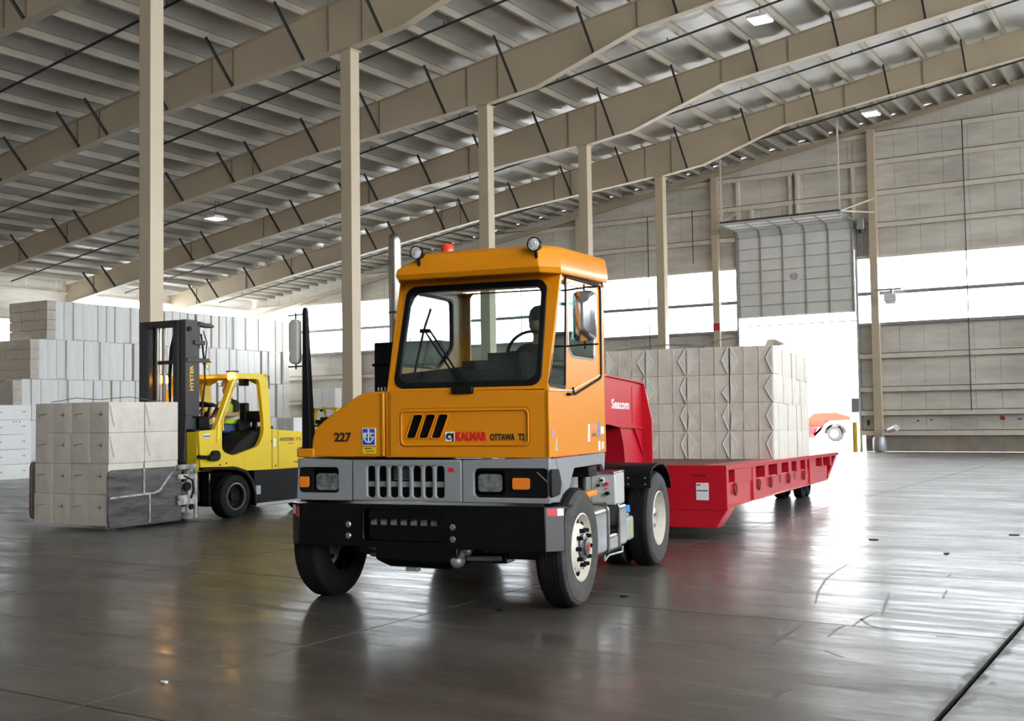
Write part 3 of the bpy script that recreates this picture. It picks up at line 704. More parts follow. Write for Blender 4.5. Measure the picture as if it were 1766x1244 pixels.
text('KALMAR', TXTRED, hf, (-.967, FB+.0075, 1.476), (1, 0, 0), (0, 0, 1), .293, .079, bold=.05, label='bold red lettering')
text('OTTAWA', TXTBLK, hf, (-.645, FB+.0075, 1.476), (1, 0, 0), (0, 0, 1), .229, .060, bold=.03, label='black lettering')
text('T2', TXTBLK, hf, (-.384, FB+.0075, 1.476), (1, 0, 0), (0, 0, 1), .060, .060, bold=.03, label='black lettering')
em = MB().box(-1.068, -.982, FB+.0, FB+.009, 1.472, 1.556).build('emblem', WHITE, hf)
MB().plate([(-1.03+.030*math.cos(t*pi/10)*1, 1.516+.030*math.sin(t*pi/10)) for t in range(20)], [[(-1.024+.015*math.cos(t*pi/8), 1.511+.015*math.sin(t*pi/8)) for t in range(16)]], FY(FB-.003), .004).prism([(-1.022, 1.532), (-.984, 1.548), (-.984, 1.474), (-1.004, 1.474), (-.998, 1.515)], 'y', FB-.003, FB+.001).build('emblem_swirl', TXTBLK, em, smooth=0)

# left engine fairing
FP = [(-1.662, 1.335), (-1.662, 1.926), (-1.80, 1.922), (-1.886, 1.912), (-1.95, 1.885), (-2.041, 1.830), (-2.292, 1.669), (-2.362, 1.613), (-2.40, 1.55), (-2.418, 1.49), (-2.424, 1.418), (-2.424, 1.335)]
fa = MB().loft([[(x_+.0, FB+.012, z_) for x_, z_ in FP], [(x_, FB+.03, z_+.0) for x_, z_ in FP], [(x_, .15, z_+(.03 if z_ > 1.4 else 0)) for x_, z_ in FP], [(x_, .82, z_+(.05 if z_ > 1.4 else 0)) for x_, z_ in FP]]).build('engine_cover', ORANGE, tk, bevel=.014, seg=3, smooth=25)
MB().box(-1.700, -1.664, FB-.004, FB+.03, 1.34, 1.918).build('cover_edge', ORANGE, fa, bevel=.012)
MB().box(-2.572, -2.396, FB, .3, 1.332, 1.415).build('fender_ledge', ORANGE, tk, bevel=.012)
MB().box(-2.582, -2.568, FB+.01, .3, 1.335, 1.425).build('ledge_rail', RIM, tk, bevel=.004)
text('227', TXTBLK, fa, (-2.184, FB+.010, 1.473), (1, 0, 0), (0, 0, 1), .176, .085, bold=.03, label='black fleet number')
rt_ = MB().box(-1.893, -1.758, FB+.003, FB+.012, 1.438, 1.596).build('port_sign', WHITE, fa)
MB().box(-1.886, -1.765, FB+.001, FB+.004, 1.445, 1.589).build('sign_field', BLUE, rt_)
an = MB(); ax_, az = -1.8255, 1.517; y1, y2 = FB-.003, FB+.002
an.prism([(ax_-.006, az-.055), (ax_+.006, az-.055), (ax_+.006, az+.05), (ax_-.006, az+.05)], 'y', y1, y2)
an.prism([(ax_-.028, az+.030), (ax_+.028, az+.030), (ax_+.028, az+.038), (ax_-.028, az+.038)], 'y', y1, y2)
an.plate([(ax_+.010*math.cos(t*pi/6), az+.058+.010*math.sin(t*pi/6)) for t in range(12)], [[(ax_+.005*math.cos(t*pi/5), az+.058+.005*math.sin(t*pi/5)) for t in range(10)]], FY(y1), .005)
arc = [(ax_+.047*math.cos(t), az-.008+.047*math.sin(t)) for t in [pi+.15+(pi-.3)*k/12 for k in range(13)]]
arc2 = [(ax_+.037*math.cos(t), az-.004+.040*math.sin(t)) for t in [pi+.15+(pi-.3)*k/12 for k in range(13)]]
an.prism(arc+arc2[::-1], 'y', y1, y2)
for sg_ in (-1, 1): an.prism([(ax_+sg_*.052, az+.006), (ax_+sg_*.030, az-.012), (ax_+sg_*.048, az-.028)], 'y', y1, y2)
an.build('anchor', WHITE, rt_, smooth=0)
text('R', WHITE, rt_, (-1.878, FB+.0005, 1.508), (1, 0, 0), (0, 0, 1), .040, .046, bold=.03, name='anchor_lettering')
text('C', WHITE, rt_, (-1.812, FB+.0005, 1.508), (1, 0, 0), (0, 0, 1), .040, .046, bold=.03, name='anchor_lettering')
st = MB().box(-1.893, -1.758, FB+.006, FB+.012, 1.365, 1.425).build('yellow_sticker', YELLOW, fa)
MB().box(-1.87, -1.80, FB+.004, FB+.007, 1.408, 1.416).box(-1.85, -1.775, FB+.004, FB+.007, 1.385, 1.39).build('sticker_lines', BLACKP, st)
m = MB()
for q in range(4): m.cyl((-1.80+.035*q, FB+.15, 1.935), (-1.80+.035*q, FB+.15, 1.965), .008, n=8)
m.build('cover_studs', CHROME, fa)

# ---- cab
L_, R_ = -1.640, -.100
WT = Vector((0, .285, 1.005)); WT0 = Vector((0, FB, 1.925))
def FW(d0, sgn=1):
    nrm = Vector((0, -1.005, .285)).normalized()
    return lambda u, v, d: tuple(WT0+Vector((u, 0, 0))+WT.normalized()*v-nrm*(d0+sgn*d))
H = WT.length
wsout = rr(-1.562, -.178, .03, H-.06, .10, 6); ws = [(x_+(.0 if z_ < .5 else 0)+ (x_+.87)*(-.03)*z_/H, z_) for x_, z_ in wsout]
cabf = MB().plate([(L_, -.01), (R_-.008, -.01), (R_+.028, H+.02), (L_+.055, H+.02)], [ws], FW(0), .05).build('windscreen_frame', ORANGE, tk, bevel=.008, seg=3)
def inset(poly, d):
    cx = sum(p[0] for p in poly)/len(poly); cz = sum(p[1] for p in poly)/len(poly)
    hx = max(abs(p[0]-cx) for p in poly); hz = max(abs(p[1]-cz) for p in poly)
    return [(cx+(p[0]-cx)*(1-d/hx), cz+(p[1]-cz)*(1-d/hz)) for p in poly]
MB().plate(inset(ws, -.012), [inset(ws, .042)], FW(-.012), .04).build('windscreen_seal', BLACKP, tk, bevel=.008)
MB().plate(inset(ws, .02), [], FW(.012), .004).build('windscreen', GLASS, tk, smooth=0)
qwin = rpoly([(-.540, 1.945), (-.095, 1.925), (-.035, 2.872), (-.238, 2.872)], .04)
dwin = rpoly([(.008, 2.872), (-.002, 2.29), (.10, 2.215), (.79, 2.215), (.83, 2.876)], .06)
sidep = [(FB, 1.33), (1.13, 1.315), (1.145, 2.965), (-.262, 2.945), (FB, 1.915)]
cs = MB().plate(sidep, [qwin, dwin], FX(R_-.045), .045).build('cab_side', ORANGE, tk, bevel=.006, seg=3)
MB().plate(inset(qwin, -.012), [inset(qwin, .022)], FX(R_-.010), .013).build('quarter_window_seal', BLACKP, cs, bevel=.004)
MB().plate(inset(qwin, .01), [], FX(R_-.008), .004).build('quarter_window', SIDEGLASS, cs, smooth=0)
MB().plate(inset(dwin, -.016), [inset(dwin, .014)], FX(R_-.010), .014).build('door_window_frame', ALU, cs, bevel=.004)
MB().plate(inset(dwin, .01), [], FX(R_-.008), .004).build('door_window', SIDEGLASS, cs, smooth=0)
dsl = rpoly([(-.095, 2.925), (1.0, 2.945), (.985, 2.045), (.10, 1.865)], .07)
MB().tube([(R_+.006, p[0], p[1]) for p in dsl], .013, 8).build('door_seal', BLACKP, cs)
MB().tube([(R_+.004, -.56, 1.903), (R_+.004, .06, 1.905), (R_+.004, .95, 2.07)], .007, 6).build('belt_moulding', RIM, cs)
MB().box(R_-.004, R_+.035, -.08, .03, 1.862, 1.885).build('door_handle', BLACKP, cs, bevel=.008)
lwin = rpoly([(.0, 2.87), (-.26, 2.60), (-.35, 2.15), (.5, 2.15), (.84, 2.38), (.84, 2.87)], .07)
cl = MB().plate(sidep, [lwin], FX(L_), .045).build('cab_side', ORANGE, tk, bevel=.006)
MB().plate(inset(lwin, -.012), [inset(lwin, .02)], FX(L_+.005), .036).build('side_window_seal', BLACKP, cl)
MB().plate(inset(lwin, .01), [], FX(L_+.02), .004).build('side_window', GLASS, cl, smooth=0)
rwin = rr(-1.53, -.16, 1.80, 2.945, .05)
cr = MB().plate([(L_, 1.32), (R_, 1.32), (R_, 2.96), (L_, 2.96)], [rwin], FY(1.10), .04).build('cab_rear', ORANGE, tk, bevel=.006)
MB().plate(inset(rwin, .005), [], FY(1.118), .004).build('rear_window', GLASS, cr, smooth=0)
MB().box(L_+.05, R_-.05, FB+.05, 1.10, 1.36, 1.39).build('cab_floor', INTERIOR, tk)
# roof cap with its visor
def ring(xa, xb, ya, yb, z, ch, tilt=.045):
    p = [(xa+ch, ya), (xb-ch, ya), (xb, ya+ch*1.9), (xb, yb-.05), (xb-.05, yb), (xa+.05, yb), (xa, yb-.05), (xa, ya+ch*1.9)]
    return [(x_, y_, z+tilt*(y_+.5)) for x_, y_ in p]
rc = MB().loft([ring(L_+.03, R_+.02, -.26, 1.16, 2.905, .03), ring(L_+.01, R_+.045, -.535, 1.17, 2.915, .12), ring(L_-.01, R_+.055, -.565, 1.175, 2.965, .12),
                ring(L_-.005, R_+.05, -.56, 1.175, 3.015, .125), ring(L_+.22, R_+.035, -.515, 1.16, 3.125, .13), ring(L_+.27, R_+.015, -.475, 1.14, 3.155, .13), ring(L_+.40, R_-.10, -.36, 1.05, 3.172, .13)]).build('roof_cap', ORANGE, tk, bevel=.012, seg=3, smooth=28)
MB().tube([(R_+.03, -.19, 2.935), (R_+.03, 1.0, 2.995)], .016, 8).build('drip_rail', BLACKP, rc)
MB().box(R_+.01, R_+.04, -.25, -.15, 2.925, 2.95).box(R_-.0, R_+.035, 1.03, 1.12, 2.94, 3.0).build('roof_latch', CHROME, rc, bevel=.006)
for lx in (-1.305, -.195):
    wl_ = MB().lathe([(.03, .09), (.05, .07), (.060, .02), (.062, -.012), (.054, -.014), (.052, -.002)], (lx, -.60, 3.148), 'y', 28, cap=False).cyl((lx, -.56, 3.10), (lx, -.54, 3.03), .014, n=10).build('work_lamp', BLACKP, tk)
    MB().lathe([(.053, -.008), (.03, -.016), (.001, -.018)], (lx, -.60, 3.148), 'y', 24, cap=False).build('lamp_glass', LENS, wl_)
MB().lathe([(.075, .0), (.075, .03), (.066, .035), (.064, .10), (.05, .125), (.001, .13)], (-1.41, .30, 3.225), 'z', 24, cap=False).build('beacon', BEACON, tk)
# exhaust stack, air cleaner box
ex = MB().tube([(-2.50, 1.32, 1.3), (-2.50, 1.32, 3.60)], .068, 24).lathe([(.068, .0), (.066, .03), (.055, .06), (.035, .08), (.001, .088)], (-2.50, 1.32, 3.60), 'z', 24, cap=False).build('exhaust_stack', STEEL, tk)
MB().lathe([(.070, -.012), (.074, -.012), (.074, .012), (.070, .012)], (-2.50, 1.32, 2.82), 'z', 24, cap=False).build('clamp_ring', DARKPIPE, ex)
MB().box(-2.52, -1.75, .86, 1.22, 1.25, 2.47).box(-2.54, -1.75, .84, 1.24, 2.22, 2.25).build('air_cleaner_box', BLACKP, tk, bevel=.025)
# mirrors
mp_ = MB().loft([[(-2.519, -.56, 1.415), (-2.425, -.56, 1.415), (-2.425, -.46, 1.415), (-2.519, -.46, 1.415)], [(-2.535, -.52, 2.68), (-2.490, -.52, 2.68), (-2.490, -.47, 2.68), (-2.535, -.47, 2.68)], [(-2.530, -.515, 2.725), (-2.497, -.515, 2.725), (-2.497, -.475, 2.725), (-2.530, -.475, 2.725)]]).build('mirror_post', BLACKP, tk, bevel=.01)
m1 = MB().prism(rr(-2.675, -2.572, 2.20, 2.62, .045), 'y', -.53, -.45).build('mirror', mat('mirror_back_grey', (.42, .41, .385), .45), mp_, bevel=.02, seg=3)
MB().tube([(-2.70, -.49, 2.655), (-2.51, -.49, 2.665)], .007).tube([(-2.70, -.49, 2.175), (-2.48, -.49, 2.18)], .007).tube([(-2.62, -.49, 2.15), (-2.62, -.49, 2.68)], .008).build('mirror_arm', BLACKP, mp_)
q0 = rr(.012, .218, 2.33, 2.77, .05, 4)
mr = MB().loft([[(x_, -.17, z_) for x_, z_ in q0], [(x_, -.20, z_) for x_, z_ in q0], [(.115+(x_-.115)*.62, -.245, 2.55+(z_-2.55)*.80) for x_, z_ in q0], [(.115+(x_-.115)*.12, -.265, 2.55+(z_-2.55)*.62) for x_, z_ in q0]]).build('mirror', ALU, tk, smooth=20)
MB().tube([(R_, -.05, 2.80), (.12, -.20, 2.80), (.24, -.21, 2.80)], .008).tube([(R_, -.05, 2.30), (.12, -.20, 2.30), (.24, -.20, 2.30)], .008).tube([(.115, -.19, 2.26), (.115, -.19, 2.83)], .008).build('mirror_arm', BLACKP, mr)
# wiper
wp = MB().tube([(-.90, -.575, 1.955), (-1.30, -.46, 2.46)], .009).tube([(-.86, -.575, 1.96), (-1.255, -.46, 2.47)], .009).build('wiper_arm', BLACKP, tk)
MB().tube([(-1.355, -.565, 2.07), (-1.31, -.455, 2.47), (-1.268, -.395, 2.66)], .011).box(-1.335, -1.245, -.49, -.46, 2.44, 2.475).build('wiper_blade', BLACKP, wp)
MB().box(-.99, -.79, FB-.035, FB+.02, 1.885, 1.955).build('wiper_motor', BLACKP, wp, bevel=.012)
# door stickers
for (y0, y1, z0, z1, mm) in ((.545, .60, 1.46, 1.60, WHITE), (.535, .60, 1.435, 1.50, WHITE), (.62, .83, 1.535, 1.60, mat('faded_red_sticker', (.72, .20, .10), .5)), (.86, .935, 1.46, 1.615, mat('blue_grey_sticker', (.16, .22, .40), .5)), (.96, 1.06, 1.50, 1.57, WHITE), (.87, .93, 1.34, 1.43, WHITE), (.97, 1.06, 1.35, 1.42, RIM), (-.49, -.43, 1.50, 1.56, mat('violet_sticker', (.33, .24, .36), .5)), (.68, .80, 1.48, 1.51, WORN)):
    MB().box(R_-.001, R_+.002, y0, y1, z0, z1).build('sticker', mm, cs, smooth=0)
MB().prism([(-.395, 1.385), (-.345, 1.385), (-.362, 1.46), (-.368, 1.505), (-.374, 1.46)], 'x', R_-.001, R_+.002).build('sticker', WHITE, cs, smooth=0)
MB().prism([(-.386, 1.392), (-.354, 1.392), (-.366, 1.452)], 'x', R_+.001, R_+.003).build('sticker', TEAL, cs, smooth=0)
# interior
MB().loft([[(-1.58, -.50, 1.36), (-.15, -.50, 1.36), (-.15, -.08, 1.36), (-1.58, -.08, 1.36)], [(-1.58, -.49, 2.03), (-.15, -.49, 2.03), (-.15, .02, 2.03), (-1.58, .02, 2.03)], [(-1.58, -.42, 2.08), (-.95, -.42, 2.13), (-.95, .0, 2.13), (-1.58, .0, 2.08)]]).box(-.95, -.18, -.44, .04, 2.0, 2.18).box(-.72, -.24, -.40, .0, 2.18, 2.245).box(-.15, .0-.14, -.3, .3, 1.4, 2.1).build('dashboard', INTERIOR, tk, bevel=.03)
sw = [(-.50+.21*math.cos(t*pi/14), .06+.07*math.sin(t*pi/14), 2.27+.19*math.sin(t*pi/14)) for t in range(28)]
MB().tube(sw, .015, 8, closed=True).tube([(-.50, .06, 2.27), (-.50, -.05, 2.18)], .025).tube([(-.69, .06, 2.27), (-.31, .06, 2.27)], .012).build('steering_wheel', BLACKP, tk)
MB().box(-.76, -.24, .32, .84, 1.36, 1.74).box(-.76, -.24, .80, .94, 1.72, 2.42).box(-.65, -.35, .84, .95, 2.42, 2.58).build('driver_seat', INTERIOR, tk, bevel=.04)
# side gear: battery box with valves, fuel tank, urea tank, fenders
bb = MB().box(-.36, -.10, 1.44, 1.78, .77, 1.09).build('battery_box', mat('grey_box_paint', (.46, .46, .45), .4, coat=.2), tk, bevel=.015)
MB().box(-.36, -.10, 1.42, 1.79, 1.085, 1.11).build('box_lid', ALU, bb, bevel=.008)
MB().box(-.255, -.215, 1.425, 1.445, .99, 1.05).build('valve_plate', WHITE, bb, bevel=.003)
MB().cyl((-.235, 1.43, 1.02), (-.235, 1.40, 1.02), .014, n=10).cyl((-.275, 1.44, .97), (-.275, 1.40, .97), .015, n=10).build('valve', BLACKP, bb)
MB().cyl((-.185, 1.44, .985), (-.185, 1.40, .985), .018, n=12).cyl((-.19, 1.44, .94), (-.19, 1.42, .94), .008, n=10).build('red_knob', TXTRED, bb)
MB().cyl((-.18, 1.44, .89), (-.18, 1.39, .89), .02, n=10).build('coupling', BLACKP, bb)
MB().box(-.102, -.096, 1.72, 1.76, .95, .975).build('hazard_tag', YELLOW, bb)
MB().box(-.95, -.36, 1.0, 1.5, .80, 1.12).box(-.50, -.36, .70, 1.42, .86, 1.14).build('valve_locker', mat('locker_grey', (.30, .30, .29), .5), tk, bevel=.015)
MB().box(-.30, -.115, .60, .86, 1.10, 1.20).box(-.26, -.20, .70, .78, .90, 1.12).build('cab_mount', BLACKP, tk, bevel=.01)
MB().box(-.34, -.12, .56, .88, .905, .965).build('cab_step', ORANGE, tk, bevel=.01)
tp = lambda x0, x1, z0, z1: rr(x0, x1, z0, z1, .07, 5)
def tankseg(y0, y1, z1=.80, grow=0): return MB().prism(rr(-.62-grow, -.085+grow, .315-grow, z1+grow, .075, 6), 'y', y0, y1)
ft = tankseg(.66, 1.13).build('fuel_tank', ALU, tk, bevel=.012, seg=3)
MB().prism(rr(-.62, -.085, .315, .52, .06, 6), 'y', 1.13, 1.50).build('tank_step', ALU, ft, bevel=.008)
MB().box(-.60, -.20, 1.13, 1.50, .50, .80).build('step_recess', BLACK, ft)
m = MB()
for q in range(5): m.box(-.19, -.09, 1.17+q*.065, 1.195+q*.065, .52, .535)
m.build('step_teeth', BLACKP, ft)
tankseg(1.50, 1.79, .79).build('tank_end', ALU, ft, bevel=.02, seg=3)
for y0 in (1.085, 1.47):
    MB().plate(rr(-.63, -.075, .305, .812, .08, 6), [rr(-.615, -.09, .32, .797, .07, 6)], FY(y0), .05).build('tank_strap', STEEL, ft)
MB().cyl((-.25, .78, .79), (-.25, .78, .85), .05, n=16).build('filler_cap', CHROME, ft)
MB().tube([(-.13, 1.12, .31), (-.13, 1.12, .26), (-.2, 1.5, .26), (-.13, 1.75, .27), (-.13, 1.76, .33)], .012).build('tank_bracket', GALV, ft)
ut = MB().box(-.34, -.10, 1.86, 2.13, .36, .61).cyl((-.145, 1.98, .60), (-.145, 1.98, .66), .03, n=14).build('urea_tank', TANKW, tk, bevel=.03, seg=3)
MB().cyl((-.145, 1.98, .655), (-.145, 1.98, .73), .045, .040, n=14).build('blue_cap', CYAN, ut, bevel=.005)
MB().box(-.101, -.096, 1.97, 2.04, .43, .53).build('yellow_label', mat('pale_yellow_label', (.45, .44, .12), .5), ut)
FPf = [(WB-.46, .88), (WB-.44, 1.04), (WB-.36, 1.105), (WB-.1, 1.135), (WB+.14, 1.13), (WB+.32, 1.07), (WB+.46, .96), (WB+.53, .82)]
FPi = [(a, b-.0) for a, b in [(WB+.51, .82), (WB+.44, .945), (WB+.305, 1.05), (WB+.13, 1.108), (WB-.1, 1.113), (WB-.345, 1.085), (WB-.42, 1.03), (WB-.44, .88)]]
for (x0, x1) in ((-.63, .02), (-2.68, -2.03)):
    f_ = MB().prism(FPf+FPi, 'x', x0, x1).build('rear_fender', BLACKP, tk, bevel=.004)
    for xq in (x0+.12, x0+.30, x1-.25, x1-.06):
        for zq in (.92, .99): MB().cyl((xq, WB-.455, zq), (xq, WB-.468, zq), .010, n=6).build('fender_bolt', GALV, f_)
MB().box(-1.85, -.80, 1.9, 3.5, .86, .96).box(-1.75, -.90, 2.3, 3.3, .96, 1.12).build('fifth_wheel', BLACK, tk, bevel=.02)
MB().box(-2.03, -.63, 2.4, 2.46, .86, 1.10).build('deck_plate', BLACK, tk, bevel=.006)
# ------------------------------------------------------------------ people
def person(name, loc, rz, label, parts, hat=None, reach=.0, vest=True):
    """seated figure, facing local -y, origin at the hip joint height on the seat"""
    J, E = [], []
    def chain(pts, start=None):
        prev = start
        for p in pts:
            J.append(p)
            if prev is not None: E.append((prev, len(J)-1))
            prev = len(J)-1
        return prev
    chain([((0, 0, .05), .15, 'leg'), ((0, .02, .22), .15, 'torso'), ((0, .02, .40), .165, 'torso'), ((0, .0, .53), .11, 'torso'), ((0, -.015, .61), .062, 'skin'), ((0, -.02, .66), .062, 'skin'),
           ((0, -.035, .715), .078, 'skin'), ((0, -.03, .775), .096, 'skin'), ((0, -.02, .845), .088, 'skin')])
    J.append(((0, -.138, .765), .016, 'skin')); E.append((7, len(J)-1))
    for s in (-1, 1):
        J.append(((s*.098, -.015, .77), .02, 'skin')); E.append((7, len(J)-1))
        e = chain([((s*.19, .0, .535), .075, 'sleeve'), ((s*.235, -.05, .42), .062, 'sleeve'), ((s*.255, -.12, .32), .048, 'skin'), ((s*.21, -.27-reach, .33), .042, 'skin'), ((s*.17, -.38-reach, .36), .030, 'skin'), ((s*.16, -.44-reach, .375), .036, 'skin')], 3)
        for q in range(4):
            fx = s*(.16+(q-1.5)*.020); L = (.045, .055, .05, .038)[q]
            chain([((fx, -.47-reach, .385), .010, 'skin'), ((fx, -.475-reach-L*.5, .365), .0095, 'skin'), ((fx, -.455-reach-L*.3, .335), .008, 'skin')], e)
        chain([((s*.125, -.43-reach, .37), .011, 'skin'), ((s*.115, -.465-reach, .35), .009, 'skin')], e)
        chain([((s*.10, -.04, .05), .105, 'leg'), ((s*.125, -.26, .085), .09, 'leg'), ((s*.14, -.46, .09), .07, 'leg'), ((s*.14, -.49, -.12), .06, 'leg'), ((s*.14, -.50, -.33), .048, 'shoe'), ((s*.14, -.60, -.37), .045, 'shoe'), ((s*.14, -.66, -.375), .035, 'shoe')], 0)
    me = bpy.data.meshes.new(name); me.from_pydata([j[0] for j in J], E, [])
    o = bpy.data.objects.new(name, me); col.objects.link(o)
    o.modifiers.new('skin', 'SKIN')
    for v, j in zip(me.skin_vertices[0].data, J): v.radius = (j[1], j[1]); v.use_root = False
    me.skin_vertices[0].data[0].use_root = True
    sub = o.modifiers.new('sub', 'SUBSURF'); sub.levels = 1; sub.render_levels = 1
    dg = bpy.context.evaluated_depsgraph_get(); dg.update()
    m2 = bpy.data.meshes.new_from_object(o.evaluated_get(dg)); m2.name = name
    o.modifiers.clear(); o.data = m2; bpy.data.meshes.remove(me)
    order = ['skin', 'torso', 'sleeve', 'leg', 'shoe']; m2.materials.clear()
    for k in order: m2.materials.append(parts[k])
    pts = []
    for a, b in E:
        for t in (.0, .25, .5, .75, 1.0): pts.append((Vector(J[a][0]).lerp(Vector(J[b][0]), t), J[b][2] if t > .5 else J[a][2]))
    for p in m2.polygons:
        c = p.center; k = min(pts, key=lambda q: (q[0]-c).length_squared)[1]
        p.material_index = order.index(k)
    m2.shade_smooth()
    o.location = loc; o.rotation_euler = (0, 0, rz); tag(o, label, 'person')
    for s in (-1, 1):
        MB().sph((s*.034, -.118, .79), (.012, .008, .008), 8, 6).build('eye', BLACKP, o)
    MB().sph((0, -.122, .728), (.024, .008, .006), 8, 6).build('mouth', mat('lip', (.32, .10, .09), .5) if 'lip' not in MATS else MATS['lip'], o)
    if hat:
        MB().loft([[(.118*math.cos(t*pi/10)*k, -.02+.138*math.sin(t*pi/10)*k, z) for t in range(20)] for k, z in ((1.0, .845), (.98, .89), (.85, .94), (.6, .975), (.2, .99))]).loft([[(.155*math.cos(t*pi/10), -.03+.185*math.sin(t*pi/10), .838) for t in range(20)], [(.15*math.cos(t*pi/10), -.03+.18*math.sin(t*pi/10), .85) for t in range(20)]]).build('hard_hat', hat, o)
    else:
        MB().loft([[(.106*math.cos(t*pi/10)*k, -.004+.116*math.sin(t*pi/10)*k, z) for t in range(20)] for k, z in ((1.0, .80), (1.02, .86), (.86, .92), (.5, .955), (.1, .965))]).build('hair', DARKHAIR, o)
    if vest:
        def tor(z, gx, gy): return [(gx*math.cos(t*pi/12), .012+gy*math.sin(t*pi/12), z) for t in range(24)]
        v = MB().loft([tor(.17, .178, .168), tor(.30, .186, .178), tor(.42, .186, .182), tor(.52, .172, .15), tor(.575, .11, .11)], cap=False).build('vest', VEST, o)
        MB().loft([tor(.25, .187, .179), tor(.295, .19, .182)], cap=False).build('reflective_band', SILVER, v)
        for s in (-1, 1): MB().tube([(s*.10, -.15, .30), (s*.105, -.165, .42), (s*.10, -.13, .53), (s*.09, -.06, .585)], .022, 6).build('reflective_band', SILVER, v)
    return o

# ------------------------------------------------------------------ red roll trailer
KX, KY, TB, TILT = -6.5816, 11.1477, .14, -.0193
tr = empty('roll_trailer', (KX, KY, 0), TB, 'low red roll trailer with gooseneck, loaded with pale pulp bales', 'trailer')
tr.rotation_euler = (TILT, 0, TB)
TM = Matrix.Translation((KX, KY, 0)) @ Matrix.Rotation(TB, 4, 'Z') @ Matrix.Rotation(TILT, 4, 'X')
ZD = 1.041; HWT = 1.45
MB().box(-HWT+.08, HWT-.08, 2.93, 13.1, ZD-.05, ZD-.004).build('deck', DECK, tr)
for s in (-1, 1):
    X = lambda a, b: (min(s*a, s*b), max(s*a, s*b))
    bm_ = MB().prism([(2.92, ZD-.07), (13.24, ZD-.07), (13.24, ZD), (2.92, ZD)], 'x', *X(1.10, 1.45)).prism([(2.93, .475), (11.75, .50), (11.75, .52), (2.93, .495)], 'x', *X(1.10, 1.45)).build('side_beam', RED, tr, bevel=.006)
    MB().prism([(2.93, .48), (11.7, .505), (13.2, .95), (13.2, ZD-.06), (2.93, ZD-.06)], 'x', *X(1.10, 1.12)).build('web_plate', RED, bm_)
    segs = [(2.95, 4.52), (4.72, 9.5), (10.1, 11.75)]
    for a, b in segs: MB().box(*X(1.31, 1.42), a, b, .495, .80).build('lower_plate', RED, bm_, bevel=.006)
    MB().prism([(11.75, .52), (13.0, .93), (13.0, ZD-.06), (12.94, ZD-.06), (11.72, .60)], 'x', *X(1.31, 1.44)).build('tail_plate', RED, bm_, bevel=.005)
    for a, b in ((2.94, 3.06), (3.42, 3.46), (4.50, 4.56), (4.70, 4.76), (5.45, 5.73), (6.44, 6.81), (7.45, 7.70), (8.2, 8.59), (9.1, 9.30), (10.1, 10.31), (11.05, 11.2), (12.1, 12.3)):
        MB().box(*X(1.12, 1.432), a, b, .78, ZD-.07).build('stake_post', RED, bm_, bevel=.004)
    for a, b in ((4.53, 4.73), (9.50, 10.08)): MB().box(*X(1.12, 1.448), a, b, .49, ZD-.03).build('stake_post', RED, bm_, bevel=.008)
    MB().box(*X(1.31, 1.43), 3.46, 4.5, .78, ZD-.07).build('upper_plate', RED, bm_, bevel=.006)
    for yr in (3.4, 4.95, 5.86, 7.4, 8.89):
        MB().tube([(s*1.445, yr+.055*math.cos(t*pi/8), .70+.075*math.sin(t*pi/8)) for t in range(16)], .016, 6, closed=True).build('lashing_ring', mat('dark_red', (.20, .006, .01), .5) if 'dark_red' not in MATS else MATS['dark_red'], bm_)
    for yr in (6.71, 8.06):
        MB().box(*X(1.40, 1.424), yr-.08, yr+.08, .66, .80).build('twistlock_notch', MATS['dark_red'], bm_)
    for yw in (10.35, 10.95):
        for xo in (1.18, .80):
            tw = MB().lathe([(.10, -.16), (.16, -.17), (.27, -.16), (.285, -.14), (.285, -.02), (.27, .0), (.16, .01), (.15, -.03), (.08, -.03), (.07, .02), (.001, .025)] if s > 0 else [(.10, .16), (.16, .17), (.27, .16), (.285, .14), (.285, .02), (.27, .0), (.16, -.01), (.15, .03), (.08, .03), (.07, -.02), (.001, -.025)], (s*xo, yw, .285+.0193*yw), 'x', 28, cap=False).build('wheel', RUBBER, tr)
    MB().box(*X(.55, 1.2), 10.25, 11.05, .42, .52).box(*X(.85, .95), 10.2, 11.1, .34, .5).build('bogie', BLACK, tr, bevel=.01)
fp = MB().prism([(-1.45, .456), (-1.29, .205), (1.29, .205), (1.45, .456), (1.45, ZD), (-1.45, ZD)], 'y', 2.885, 2.92).build('front_plate', RED, tr, bevel=.008)
MB().prism([(1.29, .205), (1.45, .456), (1.45, .47), (1.28, .205)], 'y', 2.92, 3.30).prism([(-1.29, .205), (-1.45, .456), (-1.45, .47), (-1.28, .205)], 'y', 2.92, 3.30).box(-1.28, 1.28, 2.92, 3.3, .205, .22).build('front_skirt', RED, tr)
MB().box(-1.46, 1.46, 2.876, 2.886, .45, .462).build('plate_seam', RED, fp)
MB().box(.99, 1.18, 2.872, 2.886, .895, .925).build('hand_slot', MATS['dark_red'], fp, bevel=.01)
lb = MB().box(1.03, 1.20, 2.878, 2.886, .575, .805).build('white_placard', WHITE, fp, bevel=.002)
MB().box(1.04, 1.19, 2.875, 2.879, .694, .708).box(1.04, 1.09, 2.875, 2.879, .77, .785).build('placard_line', TXTBLK, lb, smooth=0)
gn = [(-.38, 1.20), (.36, 1.20), (.55, 1.585), (1.34, 1.585), (1.86, 1.545), (2.0, 1.30), (2.05, 1.04), (2.84, 1.04), (2.84, 2.13), (2.56, 2.155), (1.37, 2.185), (.40, 2.08), (-.38, 1.55)]
gb = None
for x0 in (.27, -.30):
    g_ = MB().prism(gn, 'x', x0, x0+.03).build('gooseneck_plate', RED, tr, bevel=.004)
    if x0 > 0: gb = g_
